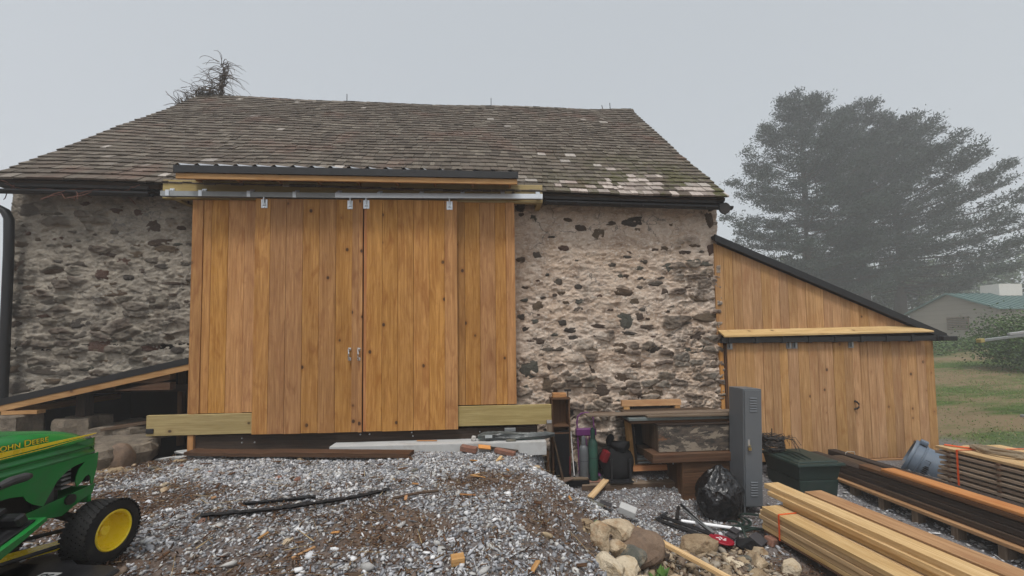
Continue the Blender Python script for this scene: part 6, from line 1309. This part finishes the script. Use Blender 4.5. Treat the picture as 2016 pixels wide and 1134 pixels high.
for i in range(30):
    x = 34 + i * 3.0 + r.uniform(-1.5, 1.5); y = 48 + r.uniform(-4, 14) - (i % 3) * 2; h = r.uniform(8, 12) + i * .22; z = gz(x, y); crown(x, y, z + h * .58, r.uniform(3, 4.6), r.uniform(2.5, 4), h * .45, 1500, .55, r, [(.05, .085, .03), (.06, .10, .04), (.04, .065, .03), (.085, .12, .05)], *A); tr_.tube([(x, y, z - .3), (x + .2, y, z + h * .6)], [.22, .1], 6)
wd_ = leafsoup('far_wood', *[np.array(q) for q in A[:4]], LEAVES, None, np.array(A[4])); tag(wd_, 'misty mass of leafy woodland behind the small house', 'wood', kind='stuff')
twn = tr_.build('trunks', BARK, wd_)
# small house
hs_ = thing('small_house', 'small block house with green metal roof and louvred vent in the mist', 'house', (46, 24.2, gz(44, 24)))
m = MT('painted_block_wall', .9, .2); bt = m.n('ShaderNodeTexBrick', {'Vector': m.n('ShaderNodeMapping', {'Vector': m.tc.outputs['Object'], 'Rotation': (PI / 2, 0, PI / 2)}).outputs[0], 'Color1': (.33, .30, .26, 1), 'Color2': (.29, .26, .225, 1), 'Mortar': (.24, .215, .185, 1), 'Scale': 1.0, 'Brick Width': .4, 'Row Height': .2, 'Mortar Size': .012}); m.col(m.mix(m.math('MULTIPLY', m.noise(m.vec((1, 1, 1), False), 2, 4), .4), bt.outputs['Color'], (.22, .2, .17))); BLOCKW = m.m
x0, x1, ya, yb, zg, ze, zr = 41.25, 53.0, 21.0, 27.4, 1.0, 4.40, 5.88; ym = (ya + yb) / 2
B().add([(x0, ya, zg), (x1, ya, zg), (x1, yb, zg), (x0, yb, zg), (x0, ya, ze), (x1, ya, ze), (x1, yb, ze), (x0, yb, ze), (x0, ym, zr - .05), (x1, ym, zr - .05)], [(3, 2, 1, 0), (0, 1, 5, 4), (2, 3, 7, 6), (0, 4, 8, 7, 3), (1, 2, 6, 9, 5), (4, 5, 9, 8), (6, 7, 8, 9)]).build('wall', BLOCKW, hs_)
TEAL = plain('green_metal_roof', (.10, .175, .165), .4, .45, .2, .15, 2, .05)
k = (zr - ze) / (ym - ya); ov = .3; V = [(x0 - ov, ya - ov, ze - ov * k), (x1 + ov, ya - ov, ze - ov * k), (x1 + ov, ym, zr), (x0 - ov, ym, zr), (x0 - ov, yb + ov, ze - ov * k), (x1 + ov, yb + ov, ze - ov * k)]
V += [(a, b_, c_ - .08) for a, b_, c_ in V]
hr = B().add(V, [(0, 1, 2, 3), (3, 2, 5, 4), (6, 9, 8, 7), (9, 10, 11, 8), (0, 6, 7, 1), (4, 5, 11, 10), (0, 3, 9, 6), (3, 4, 10, 9), (1, 7, 8, 2), (2, 8, 11, 5)]).build('roof', TEAL, hs_)
for i in range(20):
    x = x0 - ov + .05 + i * .6; b = B()
    for sy, y0 in ((1, ya - ov), (-1, yb + ov)): b.add([(x, y0, ze - ov * k + .0), (x + .04, y0, ze - ov * k), (x + .04, ym, zr), (x, ym, zr), (x, y0, ze - ov * k + .06), (x + .04, y0, ze - ov * k + .06), (x + .04, ym, zr + .06), (x, ym, zr + .06)], [(4, 5, 6, 7), (0, 4, 7, 3), (1, 2, 6, 5), (0, 1, 5, 4)])
    b.build('roof_seam', TEAL, hr)
B().bb(x0 - .06, x0 - .01, 22.84, 24.4, 2.62, 3.75).build('vent_frame', wood('grey', 'Z'), hs_)
for i in range(7): B().box((x0 - .09, 23.62, 2.72 + i * .155), (.08, 1.45, .025), (0, .6, 0)).build('louvre', plain('grey_louvre', (.17, .16, .14), .8), hs_)
B().bb(45.25, 47.5, 23.5, 24.8, 5.6, 6.65).build('chimney', plain('white_render', (.62, .60, .56), .9), hr)
# lift boom reaching in front of the bush
bo = thing('lift_boom', 'grey metal boom with yellow tip in front of the green bush', 'boom', (15.0, 2.2, -.2))
B().box((0, 0, 0), (1.9, .07, .07)).build('lower_arm', GALV_OLD, bo, ((13.60, 1.85, 2.0), (0, -.10, .02)), bevel=.01); B().box((0, 0, 0), (.9, .07, .07)).build('upper_arm', plain('pale_grey_steel', (.30, .30, .30), .6), bo, ((13.85, 1.85, 2.10), (0, -.10, .02)), bevel=.01)
B().box((0, 0, 0), (.12, .11, .10)).build('tip', plain('faded_yellow', (.34, .27, .10), .7), bo, ((12.58, 1.83, 1.90), (0, -.10, .02)), bevel=.01); B().bb(14.4, 14.6, 1.75, 1.95, -.3, 2.1).build('post', GALV_OLD, bo, bevel=.01); B().bb(14.1, 14.9, 1.5, 2.2, gz(14.5, 1.85) - .05, gz(14.5, 1.85) + .06).build('base', GALV_OLD, bo, bevel=.01)
# grass blades on the rough lawn
def flawn(x, y):
    s = (x - 9) * .77 + y * .64; return sst(.5, 3.5, s + (fbm(x * .5, y * .5, 3, 3) - .5) * 4) * sst(9.3, 10.2, x) * (.25 + .75 * sst(.42, .6, fbm(x * .35, y * .8, 3, 23)))
Xg, Yg, rg = scatter(60000, 9.4, 26, -3, 13, flawn, 19)
n = len(Xg); D_ = np.stack([rg.normal(0, .8, n), rg.normal(0, .8, n), np.ones(n) * .7], -1); D_ /= np.linalg.norm(D_, axis=1)[:, None]
gp = np.array([(.11, .19, .045), (.14, .22, .055), (.16, .20, .07), (.22, .20, .10)]); 
o = leafsoup('grass', np.stack([Xg, Yg, ground_h(Xg, Yg)], -1), D_, rg.uniform(.03, .07, n), rg.uniform(.006, .014, n), LEAVES, None, gp[rg.randint(0, 4, n)]); tag(o, 'patchy rough green grass on the lawn beyond the lean-to', 'grass', kind='stuff')

# ================================================================== FOG
hz = B().bb(-165, 165, -75, 165, -2.2, 34.0).build('haze', None); hz['kind'] = 'stuff'
hm = bpy.data.materials.new('fog'); hm.use_nodes = True; ht_ = hm.node_tree; ht_.nodes.clear(); pv = ht_.nodes.new('ShaderNodeVolumePrincipled'); mo = ht_.nodes.new('ShaderNodeOutputMaterial')
pv.inputs['Color'].default_value = (.92, .94, .96, 1); pv.inputs['Density'].default_value = FOG_DENSITY; pv.inputs['Anisotropy'].default_value = .1
ht_.links.new(pv.outputs[0], mo.inputs['Volume']); hz.data.materials.append(hm)
tag(hz, 'thin pale fog filling the air of the yard', 'fog')
